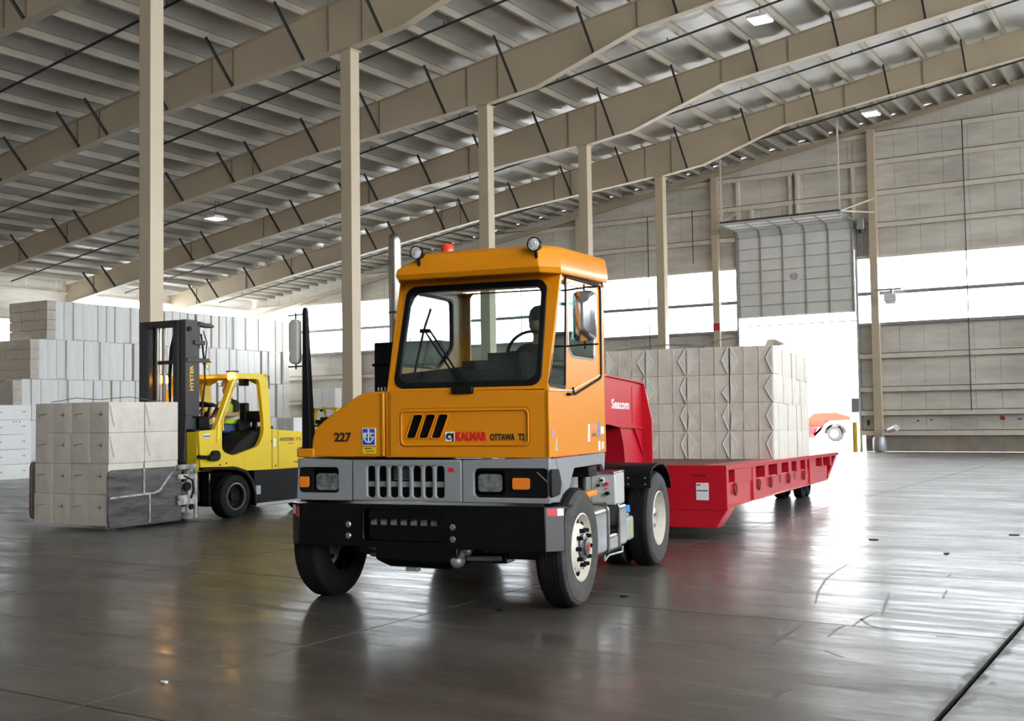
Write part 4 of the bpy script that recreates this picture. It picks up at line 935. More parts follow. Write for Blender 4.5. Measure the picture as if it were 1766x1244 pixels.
MB().prism([(-.38, 1.55), (.40, 2.08), (1.37, 2.185), (2.56, 2.155), (2.88, 2.14), (2.88, 2.165), (1.37, 2.21), (.39, 2.105), (-.40, 1.57)], 'x', -.33, .33).build('gooseneck_top', RED, tr, bevel=.004)
MB().prism([(.55, 1.585), (1.34, 1.585), (1.86, 1.545), (2.83, 1.535), (2.83, 1.555), (1.87, 1.57), (1.34, 1.61), (.55, 1.61)], 'x', .30, .335).build('web_flange', RED, gb)
MB().prism([(2.05, 1.04), (2.0, 1.30), (1.86, 1.545), (1.83, 1.545), (1.97, 1.30), (2.02, 1.04)], 'x', -.31, .325).build('leg_flange', RED, gb)
MB().prism([(2.42, 1.54), (2.46, 1.54), (2.80, 1.24), (2.80, 1.19)], 'x', .30, .33).build('gusset', RED, gb)
MB().box(.30, .306, 2.40, 2.415, 1.62, 2.1).build('weld_seam', RED, gb)
MB().prism([(-.445, 1.03), (-.445, 1.66), (-.34, 2.14), (.34, 2.14), (.445, 1.66), (.445, 1.03)], 'y', 2.83, 2.862).build('rear_flange', RED, tr, bevel=.006)
MB().prism([(1.03, 2.862), (1.66, 2.862), (2.14, 2.862), (2.14, 3.0), (1.66, 3.25), (1.03, 3.5)], 'x', -.02, .02) if False else None
MB().cyl((0, 0, 1.08), (0, 0, 1.22), .05, n=16).box(-.3, .3, -.38, .36, 1.18, 1.21).build('kingpin_plate', RED, tr)
text('Seacom', WHITE, gb, (.3015, 1.57, 1.785), (0, 1, 0), (0, 0, 1), .70, .125, bold=.02, label='white lettering')

# ------------------------------------------------------------------ pulp bales
def bale_mesh(name, wx, dy, hz, seed, lines=(), amp=.006, m=PAPER2, face=True):
    """wrapped bale: crumpled front (y=0) and right side (x=wx/2), straight edges; origin at bottom centre of the front"""
    r = random.Random(seed); bm = bmesh.new()
    nx, nz, ny = 8, 5, 4
    def P(i, j, k):
        x, y, z = -wx/2+wx*i/nx, dy*j/ny, hz*k/nz
        f = lambda q, n: 0 if q in (0, n) else 1
        e = .0025
        if f(i, nx) == 0 and f(k, nz) == 0: x -= math.copysign(e, x); z += e if k == 0 else -e
        if f(j, ny) == 0 and f(k, nz) == 0: y += e if j == 0 else -e; z += (e if k == 0 else -e)*(0 if f(i, nx) == 0 else 1)
        if f(j, ny) == 0 and f(i, nx) == 0: y += (e if j == 0 else -e)*(0 if f(k, nz) == 0 else 1); x -= math.copysign(e, x)*(0 if f(k, nz) == 0 else 1)
        bulge = math.sin(pi*i/nx)*math.sin(pi*k/nz)
        if j == 0: y -= bulge*.010+r.uniform(-amp, amp)*f(i, nx)*f(k, nz)
        if i == nx: x += math.sin(pi*j/ny)*math.sin(pi*k/nz)*.012+r.uniform(-amp, amp)*f(j, ny)*f(k, nz)
        return (x, y, z)
    idx = {}; vs = []; fs = []
    def V(i, j, k):
        if (i, j, k) not in idx: idx[(i, j, k)] = len(vs); vs.append(P(i, j, k))
        return idx[(i, j, k)]
    for i in range(nx):
        for k in range(nz):
            fs.append((V(i,0,k), V(i+1,0,k), V(i+1,0,k+1), V(i,0,k+1))); fs.append((V(i,ny,k), V(i,ny,k+1), V(i+1,ny,k+1), V(i+1,ny,k)))
    for j in range(ny):
        for k in range(nz):
            fs.append((V(nx,j,k), V(nx,j+1,k), V(nx,j+1,k+1), V(nx,j,k+1))); fs.append((V(0,j,k), V(0,j,k+1), V(0,j+1,k+1), V(0,j+1,k)))
    for i in range(nx):
        for j in range(ny):
            fs.append((V(i,j,nz), V(i+1,j,nz), V(i+1,j+1,nz), V(i,j+1,nz))); fs.append((V(i,j,0), V(i,j+1,0), V(i+1,j+1,0), V(i+1,j,0)))
    mb = MB().add(vs, fs)
    for lx in lines: mb.box(lx-.003, lx+.003, -.016, 0, .012, hz-.012)
    o = mb.build(name, m, None, smooth=22); me = o.data; bpy.data.objects.remove(o)
    return me
def flap_mesh(wx, hz, s, r):
    a = .125*r.uniform(.8, 1.15); x0 = s*(wx/2-.012); xm = x0-s*a; zc = hz*r.uniform(.46, .56)
    pts = [(x0, .015), (xm, zc), (x0, hz-.015)] if r.random() < .75 else [(x0, .015), (xm, hz*.35), (x0-s*.02, hz*.62)]
    m = MB()
    vs = [(p[0], -.012, p[1]) for p in pts]+[(pts[0][0], -.028, pts[0][1]), (pts[1][0], -.018, pts[1][1]), (pts[2][0], -.028, pts[2][1])]
    m.add(vs, [(0,1,2),(3,5,4),(0,3,4,1),(1,4,5,2),(2,5,3,0)])
    m.tube([(pts[0][0], -.026, pts[0][1]), (pts[1][0], -.020, pts[1][1]), (pts[2][0], -.026, pts[2][1])], .009, 5)
    o = m.build('paper_flap', FOLD, None, smooth=30); me = o.data; bpy.data.objects.remove(o); return me
def obj(name, me, parent=None):
    o = bpy.data.objects.new(name, me); col.objects.link(o)
    if parent: o.parent = parent
    return o
ORD = ['first', 'second', 'third', 'fourth', 'fifth', 'sixth', 'seventh', 'eighth', 'ninth', 'tenth', 'eleventh', 'twelfth', 'thirteenth', 'fourteenth', 'fifteenth', 'sixteenth', 'seventeenth', 'eighteenth', 'nineteenth', 'twentieth']
def ordi(k): return ORD[k] if k < 20 else 'twenty-'+ORD[k-20]
ROWS = ['bottom row', 'second row up', 'third row up', 'top row']
r = random.Random(11)
BW, BD, BH = .706, .418, .4605
fm_ = [bale_mesh('pulp_bale', BW, BD, BH, q, (-.12, .125)) for q in range(5)]
fl_m = [[flap_mesh(BW, BH, s, r) for _ in range(4)] for s in (-1, 1)]
wire_me = MB().tube([(-.2, -.012, .1), (.0, -.02, .1), (.22, -.012, .1)], .004, 5).build('bale_wire', WIRE, None).data
bpy.data.objects.remove([o for o in col.objects if o.name.startswith('bale_wire')][0])
for layer in range(8):
    for c in range(4):
        if layer > 0 and c < 3: continue
        for k in range(4):
            o = obj('pulp_bale', fm_[r.randrange(5)])
            lx = (c-1.5)*.708+(r.uniform(-.008, .02) if layer else 0); ly = 6.30+layer*.425+r.uniform(-.006, .006)
            if layer == 0 and c == 3: lx += .006*k
            drop = .0 if layer == 0 else (-.004)
            o.matrix_world = TM @ Matrix.Translation((lx, ly, ZD-.001+k*(BH+.0002)+drop*k)) @ Matrix.Rotation(r.uniform(-.008, .008), 4, 'Z')
            if layer == 0:
                for q in (0, 1): obj('paper_flap', fl_m[q][r.randrange(4)], o)
                tag(o, 'pale bale on the trailer load front, %s, %s from the cab' % (ROWS[k], ORD[c]+' column'), 'bale', 'pulp bales on the red trailer')
            else:
                tag(o, 'white bale on the trailer load side, %s, %s behind the corner' % (ROWS[k], ORD[layer-1]), 'bale', 'pulp bales on the red trailer')
# loose wires and torn paper on top of the load
tp_ = tag(MB().tube([(-1.35, 6.45, ZD+1.845), (-.9, 6.5, ZD+1.90), (-.4, 6.45, ZD+1.925), (.25, 6.5, ZD+1.86)], .006, 5).tube([(-.9, 6.5, ZD+1.87), (-.3, 6.55, ZD+1.93), (.3, 6.55, ZD+1.90)], .005, 5).tube([(.1, 6.6, ZD+1.85), (.5, 6.6, ZD+1.98), (1.0, 6.55, ZD+2.02), (1.35, 6.5, ZD+1.9)], .006, 5).build('baling_wire', WIRE), 'thin dark wires arching loose along the top of the trailer load', 'wire')
tp_.matrix_world = TM
pt = MB().loft([[(1.28, 6.4, ZD+1.84), (1.33, 6.36, ZD+1.93), (1.38, 6.4, ZD+1.95)], [(1.40, 6.42, ZD+1.845), (1.45, 6.38, ZD+1.93), (1.47, 6.42, ZD+1.94)], [(1.45, 6.6, ZD+1.84), (1.56, 6.5, ZD+1.87), (1.58, 6.6, ZD+1.87)]]).build('torn_wrapper', PAPER2)
tag(pt, 'crumpled scrap of wrapper curling off the top front corner of the trailer load', 'paper'); pt.matrix_world = TM

# ------------------------------------------------------------------ yellow clamp forklift with its load
FA = .05
ca, sa = math.cos(FA), math.sin(FA)
KF = lambda a, b, z=0: (a*ca-b*sa, a*sa+b*ca, z)
A0, B0 = -14.45, 14.65
fk = empty('clamp_forklift', KF(A0, B0), FA, 'yellow bale-clamp forklift with tall dark mast carrying a stack of bales', 'forklift')
def fwheel(x, y, s, R, wd):
    prof = [(R*.52, -wd+.03), (R*.6, -wd), (R*.85, -wd), (R, -wd+.05)]
    for k in range(4): h = -wd+.05+(wd-.1)*(k+.5)/4; prof += [(R, h-.012), (R-.014, h-.008), (R-.014, h+.008), (R, h+.012)]
    prof += [(R, -.05), (R*.95, -.015), (R*.85, .0), (R*.62, .0), (R*.58, -.012), (R*.52, -.02), (R*.5, -.10), (R*.2, -.12), (R*.18, -.06), (.001, -.06)]
    t = MB().lathe([(q, h*s) for q, h in prof], (x, y, R-.008), 'x', 44, cap=False).build('wheel', RUBBER, fk, smooth=40)
    MB().lathe([(q, h*s) for q, h in [(R*.62, .002), (R*.565, .004), (R*.54, -.015)]], (x, y, R-.008), 'x', 44, cap=False).build('rim', HUBM, t)
    for k in range(8): a = 2*pi*k/8; MB().cyl((x-s*.12, y+R*.34*math.cos(a), R+R*.34*math.sin(a)), (x-s*.09, y+R*.34*math.cos(a), R+R*.34*math.sin(a)), .014, n=6).build('lug_nut', BLACKP, t)
    return t
fwheel(.84, 0, 1, .375, .30); fwheel(-.84, 0, -1, .375, .30); fwheel(.72, 1.95, 1, .31, .24); fwheel(-.72, 1.95, -1, .31, .24)
side = rpoly([(-.80, .88), (-.84, 1.50), (-.47, 1.515), (-.05, 2.37), (.06, 2.485), (.82, 2.485), (.86, 2.38), (.93, 1.50), (2.05, 1.42), (2.25, 1.28), (2.27, .76), (.30, .79), (.0, .88)], .035, 3)
hole = rpoly([(-.30, 1.15), (-.04, 1.06), (.60, 1.20), (.74, 1.42), (.74, 1.65), (.63, 2.39), (.04, 2.39), (-.30, 1.60)], .09, 4)
for x0 in (.72, -.66):
    sp = MB().plate(side, [hole], FX(x0), .08).build('side_frame', YELLOW, fk, bevel=.012)
    if x0 > 0: spr = sp
MB().tube([(.805, -.42, 1.30), (.805, -.40, 1.62), (.805, -.03, 2.36)], .022, 8).tube([(.81, -.28, 1.50), (.81, -.30, 1.66), (.81, -.02, 2.24)], .014, 6).build('grab_rail', YELLOW, spr)
MB().box(-.80, .80, .0, .10, 2.40, 2.47).box(-.80, .80, .76, .86, 2.40, 2.485).box(-.02, .06, .0, .84, 2.43, 2.475).box(-.42, -.36, .0, .84, 2.43, 2.475).box(.38, .44, .0, .84, 2.43, 2.475).box(-.22, -.17, .0, .84, 2.43, 2.475).box(.20, .25, .0, .84, 2.43, 2.475).build('overhead_guard', YELLOW, fk, bevel=.01)
for s in (-1, 1): MB().prism([(s*.72, 2.44), (s*.3, 2.44), (s*.45, 2.36), (s*.6, 2.30), (s*.72, 2.1)], 'y', .78, .84).build('guard_gusset', YELLOW, fk)
MB().box(-.76, .76, -.83, -.45, .82, 1.50).build('cowl', YELLOW, fk, bevel=.03)
MB().box(-.70, .70, -.85, -.40, 1.49, 1.53).box(-.6, .6, -.62, -.38, 1.53, 1.72).box(-.5, .55, -.70, -.42, 1.72, 1.75).build('dashboard', BLACKP, fk, bevel=.03)
MB().prism([(.02, 1.72), (.10, 1.94), (.14, 1.94), (.07, 1.72)], 'x', .1, .14).prism([(-.02, 1.9), (-.3, 1.97), (-.3, 2.0), (.0, 1.95)], 'x', -.3, .4).build('instrument_pod', BLACKP, fk, bevel=.01)
MB().tube([(.19*math.cos(t*pi/12), .17+.10*math.sin(t*pi/12), 1.82+.155*math.sin(t*pi/12)) for t in range(24)], .014, 8, closed=True).tube([(0, .17, 1.82), (0, .0, 1.55), (0, -.2, 1.3)], .03, 8).build('steering_wheel', BLACKP, fk)
for q in range(3): MB().tube([(.30+.05*q, .05, 1.62), (.30+.05*q, .12, 1.86)], .010, 6).sph((.30+.05*q, .12, 1.88), .022, 8, 6).build('control_lever', BLACKP, fk)
MB().prism([(-.12, .95), (.88, .95), (.90, 1.50), (.55, 1.48), (.2, 1.30), (-.12, 1.02)], 'x', -.70, .70).build('seat_hood', BLACKP, fk, bevel=.04)
MB().box(-.26, .26, .40, .92, 1.30, 1.42).box(-.26, .26, .86, .98, 1.40, 1.98).box(-.33, -.27, .5, .9, 1.55, 1.60).box(.27, .33, .62, .95, 1.46, 1.68).build('operator_seat', BLACKP, fk, bevel=.04)
MB().loft([[(-.70, .90, .80), (.70, .90, .80), (.70, 2.3, .80), (-.70, 2.3, .80)], [(-.72, .90, 1.44), (.72, .90, 1.44), (.72, 2.2, 1.36), (-.72, 2.2, 1.36)], [(-.6, .95, 1.49), (.6, .95, 1.49), (.6, 2.1, 1.42), (-.6, 2.1, 1.42)]]).build('engine_hood', YELLOW, fk, bevel=.02)
MB().box(-.35, .5, .95, 1.35, 1.485, 1.55).build('air_intake', BLACKP, fk, bevel=.02)
cw = MB().prism(rpoly([(1.65, .42), (2.55, .45), (2.62, .9), (2.5, 1.25), (2.2, 1.30), (1.9, .76)], .1), 'x', -.84, .84).build('counterweight', YELLOW, fk, bevel=.03)
MB().box(-.70, .70, -.5, 1.7, .22, .80).build('chassis', BLACK, fk, bevel=.02)
for x0 in (.70, -.82): MB().box(x0, x0+.12, .48, 1.66, .20, .78).build('side_tank', BLACKP, fk, bevel=.015)
MB().box(.70, .85, .48, 1.68, .15, .21).box(.79, .84, .50, .62, .36, .52).build('step', GALV, fk, bevel=.01)
for s in (-1, 1):
    o_ = [(-.80, .90), (-.5, .895), (.0, .87), (.25, .80), (.41, .62), (.49, .40), (.50, .18)]
    i_ = [(.45, .18), (.44, .40), (.36, .59), (.21, .75), (-.02, .82), (-.5, .845), (-.80, .85)]
    MB().prism(o_+i_, 'x', min(s*.52, s*.86), max(s*.52, s*.86)).build('fender', BLACKP, fk, bevel=.008)
# decals
text('HYSTER', TXTBLK, spr, (.8025, 1.17, 1.275), (0, 1, 0), (0, 0, 1), .36, .065, bold=.01, label='black lettering')
text('175', TXTRED, spr, (.8025, 1.55, 1.275), (0, 1, 0), (0, 0, 1), .20, .065, bold=.0, label='red lettering')
MB().box(.801, .804, 1.40, 1.56, 1.225, 1.24).build('red_decal', TXTRED, spr)
MB().box(.801, .804, 1.0, 1.06, 1.18, 1.33).build('white_tag', WHITE, spr)
MB().box(.801, .804, -.74, -.58, 1.38, 1.45).build('pictogram_plate', WHITE, spr)
MB().box(.802, .806, -.735, -.69, 1.395, 1.425).box(.802, .806, -.68, -.64, 1.395, 1.425).box(.802, .806, -.63, -.585, 1.395, 1.425).build('pictogram', BLUE, spr)
MB().box(.801, .803, 1.55, 1.68, .88, .895).build('vent_slot', BLACKP, spr)
for yq, zq in ((-.35, .92), (-.36, 1.04), (-.2, .94), (.95, 1.28), (1.05, .84)): MB().cyl((.80, yq, zq), (.81, yq, zq), .014, n=8).build('screw', BLACKP, spr)
MB().box(.79, .805, .955, .965, .8, 1.48).box(.79, .805, 1.12, 1.128, .8, 1.46).build('panel_seam', mat('dark_seam', (.10, .05, .005), .6), spr)
MB().prism([(1.72, .80), (2.2, .80), (2.0, 1.02), (1.85, 1.0)], 'x', .78, .803).build('rear_arch', BLACKP, spr)
# lights and mirrors on the guard
for (x0, y0, z0, nm) in ((-.30, -.55, 2.33, 'a'), (.73, .02, 2.37, 'b')):
    MB().lathe([(.07, 0), (.075, .02), (.07, .09), (.05, .125), (.001, .13)], (x0, y0, z0), 'z', 18, cap=False).build('beacon', AMBERLIT if nm == 'a' else AMBERDIM, fk)
    MB().box(x0-.10, x0+.10, y0-.05, y0+.07, z0+.13, z0+.155).build('beacon_guard', CHAR, fk, bevel=.01)
MB().tube([(-.30, -.50, 2.33), (-.62, -.1, 2.38), (-.75, .02, 2.42)], .02, 6).build('beacon_bracket', YELLOW, fk)
MB().box(.38, .50, .56, .70, 2.28, 2.40).cyl((.44, .63, 2.40), (.44, .63, 2.45), .015, n=8).build('work_lamp', BLACKP, fk, bevel=.03)
MB().box(.60, .72, -.02, .10, 2.2, 2.33).build('work_lamp', mat('lamp_dome_grey', (.22, .21, .18), .4), fk, bevel=.05)
MB().box(.72, .80, .86, .91, 2.22, 2.46).build('rear_lamp', CHAR, fk, bevel=.01)
MB().box(.25, .62, .88, .96, 1.63, 1.83).box(.38, .48, .89, .95, 1.50, 1.64).build('terminal_screen', BLACKP, fk, bevel=.015)
MB().cyl((.80, -.62, 1.05), (.9, -.62, 1.05), .05, n=12).cyl((.78, -.5, 1.08), (.88, -.5, 1.08), .09, n=16).tube([(.84, -.62, 1.05), (.84, -.9, 1.08)], .03, 8).build('tilt_cylinder', BLACKP, fk)
# mast
def rail(x0, x1, y0, y1, z0, z1, m, par, name='mast_rail', op=1):
    t = .035
    return MB().prism([(x0, y0), (x1, y0), (x1, y0+t), (x0+t if op > 0 else x1, y0+t), (x0+t if op > 0 else x1, y1-t), (x1, y1-t), (x1, y1), (x0, y1)] if op > 0 else [(x0, y0), (x1, y0), (x1, y1), (x0, y1), (x0, y1-t), (x1-t, y1-t), (x1-t, y0+t), (x0, y0+t)], 'z', z0, z1).build(name, m, par, bevel=.005)
rr_ = rail(.37, .50, -.84, -.56, .10, 3.375, CHAR, fk, op=-1); rail(-.58, -.45, -.84, -.56, .10, 3.375, CHAR, fk, op=1)
rail(.25, .36, -.88, -.62, .12, 3.365, CHAR, fk, 'inner_rail', op=-1); rail(-.44, -.33, -.88, -.62, .12, 3.365, CHAR, fk, 'inner_rail', op=1)
MB().box(-.46, .36, -.88, -.80, 3.27, 3.37).box(-.46, .36, -.70, -.62, 3.27, 3.37).build('mast_crosshead', CHAR, fk, bevel=.01)
MB().box(-.33, .25, -.76, -.68, 2.64, 2.70).build('mast_tie', CHAR, fk, bevel=.008)
MB().box(-.58, .50, -.60, -.52, 1.2, 1.3).box(-.58, .5, -.6, -.52, .3, .5).build('mast_crossmember', CHAR, fk, bevel=.01)
for xq, rq in ((-.27, .055), (-.12, .032)): MB().cyl((xq, -.72, .3), (xq, -.72, 3.27), rq, n=16).build('lift_cylinder', STEEL, fk)
MB().cyl((.43, -.50, .3), (.43, -.50, 3.1), .035, n=14).cyl((.43, -.50, 2.9), (.43, -.50, 3.3), .05, n=14).build('lift_cylinder', CHAR, fk)
MB().prism([(-.56, 3.29), (-.18, 3.27), (-.16, 3.31), (-.5, 3.36)], 'x', .33, .50).box(.44, .50, -.5, -.22, 3.30, 3.34).build('mast_bracket', CHAR, fk, bevel=.006)
MB().box(.40, .52, -.82, -.30, 2.66, 2.73).box(.44, .50, -.34, -.24, 2.655, 2.69).build('mast_bracket', CHAR, fk, bevel=.006)
MB().box(.44, .53, -.66, -.40, 2.96, 3.03).build('mast_bracket', CHAR, fk, bevel=.008)
MB().tube([(.47, -.30+.04*math.cos(t*pi/6), 2.60+.055*math.sin(t*pi/6)) for t in range(12)], .010, 6, closed=True).build('lifting_eye', GALV, fk)
MB().box(.42, .51, -.36, -.26, 2.63, 2.66).build('eye_mount', YELLOW, fk)
MB().cyl((.50, -.76, 3.22), (.53, -.76, 3.22), .04, n=14).build('roller_pin', BLACKP, fk)
for q in range(3): MB().tube([(.20-.03*q, -.74, 3.18), (.13-.03*q, -.76, 2.9), (.10-.03*q, -.75, 2.72), (.05-.02*q, -.74, 2.4), (.03, -.72, 1.6)], .013, 6).build('hydraulic_hose', BLACKP, fk)
MB().tube([(.48, -.46, 3.15), (.49, -.40, 2.7), (.47, -.36, 2.35), (.44, -.44, 1.6), (.43, -.46, 1.1)], .016, 6).tube([(.51, -.44, 3.2), (.52, -.36, 3.0), (.50, -.40, 2.6)], .010, 6).build('hydraulic_hose', BLACKP, fk)
text('HYSTER', TXTYEL, rr_, (.5015, -.66, 2.18), (0, 0, 1), (0, -1, 0), .42, .085, bold=.02, label='yellow lettering')
MB().box(.50, .504, -.72, -.66, 1.68, 1.76).build('warning_label', WHITE, rr_)
MB().prism(rpoly([(-.9, .95), (-.60, .95), (-.45, 1.05), (-.45, 1.5), (-.56, 1.75), (-.84, 1.8)], .08), 'x', .36, .52).build('mast_shield', CHAR, fk, bevel=.02)
# carriage and clamp arms
cg = MB().box(-.95, .72, -.98, -.90, .84, .94).box(-.95, .72, -.98, -.90, .06, .16).box(-.95, .72, -1.0, -.90, .46, .56).box(.62, .70, -1.0, -.86, .06, .94).box(-.95, -.87, -1.0, -.86, .06, .94).box(.2, .3, -.98, -.9, .1, .9).box(-.5, -.4, -.98, -.9, .1, .9).build('carriage', WORNW, fk, bevel=.006)
MB().box(.68, .73, -1.22, -.80, .88, .96).box(.68, .73, -.85, -.80, .06, .96).box(.66, .72, -1.22, -.85, .72, .80).box(.66, .72, -1.22, -.85, .30, .46).build('carriage_side', WORNW, fk, bevel=.006)
for zq in (.22, .62): MB().cyl((-.9, -1.04, zq), (.66, -1.04, zq), .05, n=14).build('clamp_cylinder', GALV, fk)
MB().cyl((.70, -1.02, .60), (.735, -1.02, .60), .07, n=16).cyl((.70, -.93, .26), (.735, -.93, .26), .045, n=12).tube([(.72, -1.1, .78), (.76, -.95, .70), (.72, -.88, .55), (.74, -.95, .40)], .015, 6).build('clamp_hose', BLACKP, fk)
def arm(x0, x1, z0, z1, s, m):
    a = MB().prism(rpoly([(-2.57, z0+.0), (-2.60, z0+.1), (-2.60, z1-.06), (-2.55, z1), (-1.10, z1), (-1.10, z0), (-1.4, z0-.0)], .05), 'x', x0, x1).build('clamp_arm', m, fk, bevel=.008)
    xo = x1 if s > 0 else x0; d = .012*s
    X = (min(xo, xo+d), max(xo, xo+d))
    for nm, pts in (('arm_rib', [(-2.58, z1-.41), (-1.70, z1-.385), (-1.70, z1-.415), (-2.58, z1-.44)]), ('arm_rib', [(-1.70, z1-.385), (-1.60, z1-.355), (-1.58, z1-.385), (-1.70, z1-.415)]), ('arm_rib', [(-1.60, z1-.355), (-1.25, z1-.005), (-1.21, z1-.005), (-1.575, z1-.385)]), ('arm_rib', [(-1.92, z1-.005), (-1.88, z1-.005), (-1.88, z1-.39), (-1.92, z1-.39)]), ('arm_rib', [(-1.80, z0+.03), (-1.77, z0+.03), (-1.77, z1-.42), (-1.80, z1-.42)])):
        MB().prism(pts, 'x', *X).build(nm, WORNW, a, bevel=.004)
    return a
arm(.635, .675, .045, .935, 1, WORN); arm(-1.14, -1.09, .14, 1.05, -1, mat('rusty_steel', (.16, .10, .07), .7, var=.6, scale=8))
# clamped load: four columns, four rows, two deep
LW, LD, LH = .415, .70, .474
lm = [bale_mesh('pulp_bale', LW, LD, LH, 40+q, (), .004, PAPER2) for q in range(4)]
mk = MB().tube([(-.11, -.012, .29), (.06, -.013, .30)], .005, 5).tube([(-.11, -.012, .29), (-.115, -.012, .25)], .005, 5).build('bale_wire', WIRE); mka = mk.data; bpy.data.objects.remove(mk)
mk = MB().sph((.05, -.012, .28), (.022, .010, .026), 8, 6).tube([(-.04, -.012, .285), (.05, -.012, .282)], .004, 5).tube([(.05, -.012, .30), (.05, -.012, .33)], .003, 5).build('bale_wire', WIRE); mkb = mk.data; bpy.data.objects.remove(mk)
mk = MB().tube([(LW/2+.012, .10, .10), (LW/2+.016, .05, .27), (LW/2+.012, .02, .42)], .008, 5).build('paper_crease', FOLD); mkc = mk.data; bpy.data.objects.remove(mk)
FM = Matrix.Translation(KF(A0, B0)) @ Matrix.Rotation(FA, 4, 'Z')
for d in range(2):
    for c in range(4):
        for k in range(4):
            if d == 1 and c < 3 and k < 3: continue
            o = obj('pulp_bale', lm[r.randrange(4)])
            o.matrix_world = FM @ Matrix.Translation((-1.075+.016+LW/2+c*.4245+.004*k+(0 if c else .008), -2.565+d*.715+r.uniform(-.006, .006)-.012*(k == 0), .085+k*(LH+.001))) @ Matrix.Rotation(r.uniform(-.01, .01), 4, 'Z')
            if d == 0: obj('bale_wire', mka if c % 2 == 0 else mkb, o)
            if c == 3 and k > 1: obj('paper_crease', mkc, o)
            if d == 0: lab = 'clamped bale on the forklift load front, %s, %s from left' % (ROWS[k], ORD[c]+' column')
            else: lab = 'clamped bale in the forklift load rear half, %s, %s from left' % (ROWS[k], ORD[c]+' column')
            tag(o, lab, 'bale', 'pulp bales in the forklift clamp')
wr_ = tag(MB().tube([(-.75, -2.5, 2.0), (-.3, -2.4, 2.06), (.0, -2.2, 2.03), (.35, -1.9, 2.07), (.5, -1.5, 2.0), (.62, -1.3, 2.02)], .006, 5).build('baling_wire', WIRE), 'loose dark wire lying wavy over the top of the forklift load', 'wire'); wr_.matrix_world = FM

drv = person('person', KF(A0+.02, B0+.70, 1.44), FA, 'person in lime reflective vest and tan hard hat driving the yellow forklift', dict(skin=SKIN, torso=SHIRT, sleeve=SHIRT, leg=JEANS, shoe=BLACKP), hat=HAT, reach=.04)
cc, cs_ = math.cos(TA), math.sin(TA)
TKF = lambda a, b, z: (TX+a*cc-b*cs_, TY+a*cs_+b*cc, z)
person('person', TKF(-.58, .60, 1.78), TA, 'person in dark work clothes sitting behind the orange tractor windscreen at the wheel', dict(skin=SKIN, torso=SHIRT, sleeve=SHIRT, leg=JEANS, shoe=BLACKP), hat=None, reach=.06, vest=False)
# ------------------------------------------------------------------ the tall stack of white bales by the left wall
sm = [bale_mesh('pulp_bale', 1.1, .43, 1.70, 60+q, (), .012, PAPER) for q in range(5)]
bl = [bale_mesh('pulp_bale', .875, .43, .418, 70+q, (), .008, PAPER2) for q in range(3)]  # end bales in darker paper, the shade of that end put into the colour
TEN = ['bottom tier', 'second tier up', 'third tier up', 'top tier']
XS = -42.5; Z0 = (0, 1.745, 3.505, 5.23); YS = (28.35, 28.8, 29.6, 30.4)
stampm = MB().box(.555, .560, .08, .11, .03, .07).box(.555, .560, .17, .20, .03, .07).box(.555, .560, .30, .33, .03, .07).build('stamp', TEAL, None); stm = stampm.data; bpy.data.objects.remove(stampm)
gapm = MB().box(-.5, .53, .0, .10, .02, 1.66).build('brown_paper', GAPM, None); gpm = gapm.data; bpy.data.objects.remove(gapm)
r = random.Random(21)
for t in range(4):
    y = YS[t]; hs = (1.737, 1.752, 1.717, 1.68)[t]
    if t > 0:
        for c in range(3):
            for k in range(4):
                o = obj('pulp_bale', bl[r.randrange(3)])
                o.location = (XS-.44-c*.885+r.uniform(-.012, .012), y+r.uniform(-.01, .01), Z0[t]+k*.4225)
                o.scale = (1, 1, 1 if t < 3 else .985)
                tag(o, 'shaded end bale, tall stack, %s, %s, %s from corner' % (TEN[t], ['lowest course', 'second course', 'third course', 'highest course'][k], ORD[c]), 'bale', 'bales on the near end of the tall stack')
        y += .445
    i = 0
    while y < 45.2:
        o = obj('pulp_bale', sm[r.randrange(5)])
        o.location = (XS-.55+r.uniform(-.08, .04), y, Z0[t]); o.scale = (1, r.uniform(.95, 1.0), hs/1.70*r.uniform(.996, 1.0)); o.rotation_euler = (r.uniform(-.002, .002), 0, r.uniform(-.008, .008))
        tag(o, 'tall white bale, tall stack side, %s, %s from its near corner' % (TEN[t], ordi(i)), 'bale', 'white bales of the tall stack')
        if r.random() < .22: obj('stamp', stm, o)
        y += .437+r.uniform(0, .012)
        if r.random() < .17:
            g = obj('brown_paper', gpm, o); g.location = (0, .43, 0); y += .105
        i += 1
# low stack nearest the left edge
nm_ = [bale_mesh('pulp_bale', 1.2, 1.235, .434, 80+q, (), .007, PAPER) for q in range(3)]
dot = MB().sph((.61, .25, .22), (.010, .02, .022), 8, 6).sph((.61, 1.0, .24), (.010, .02, .022), 8, 6).tube([(.612, .9, .24), (.612, 1.05, .24)], .005, 5).build('bale_wire', WIRE, None); dtm = dot.data; bpy.data.objects.remove(dot)
for c in range(2):
    for k in range(5):
        o = obj('pulp_bale', nm_[r.randrange(3)]); o.location = (-30.9, 18.65+c*1.26+r.uniform(-.01, .01), k*.440)
        obj('bale_wire', dtm, o)
        tag(o, 'white bale, low stack at the left edge, %s from floor, %s half' % (ORD[k], ['near', 'far'][c]), 'bale', 'bales of the low stack at the left edge')
        if k == 3: obj('stamp', stm, o).location = (.052, .55 if c else .9, .33)
o = obj('pulp_bale', nm_[0]); o.location = (-30.9, 18.36, 2.205); tag(o, 'single white bale lying on top of the low stack at the left edge', 'bale'); obj('bale_wire', dtm, o)
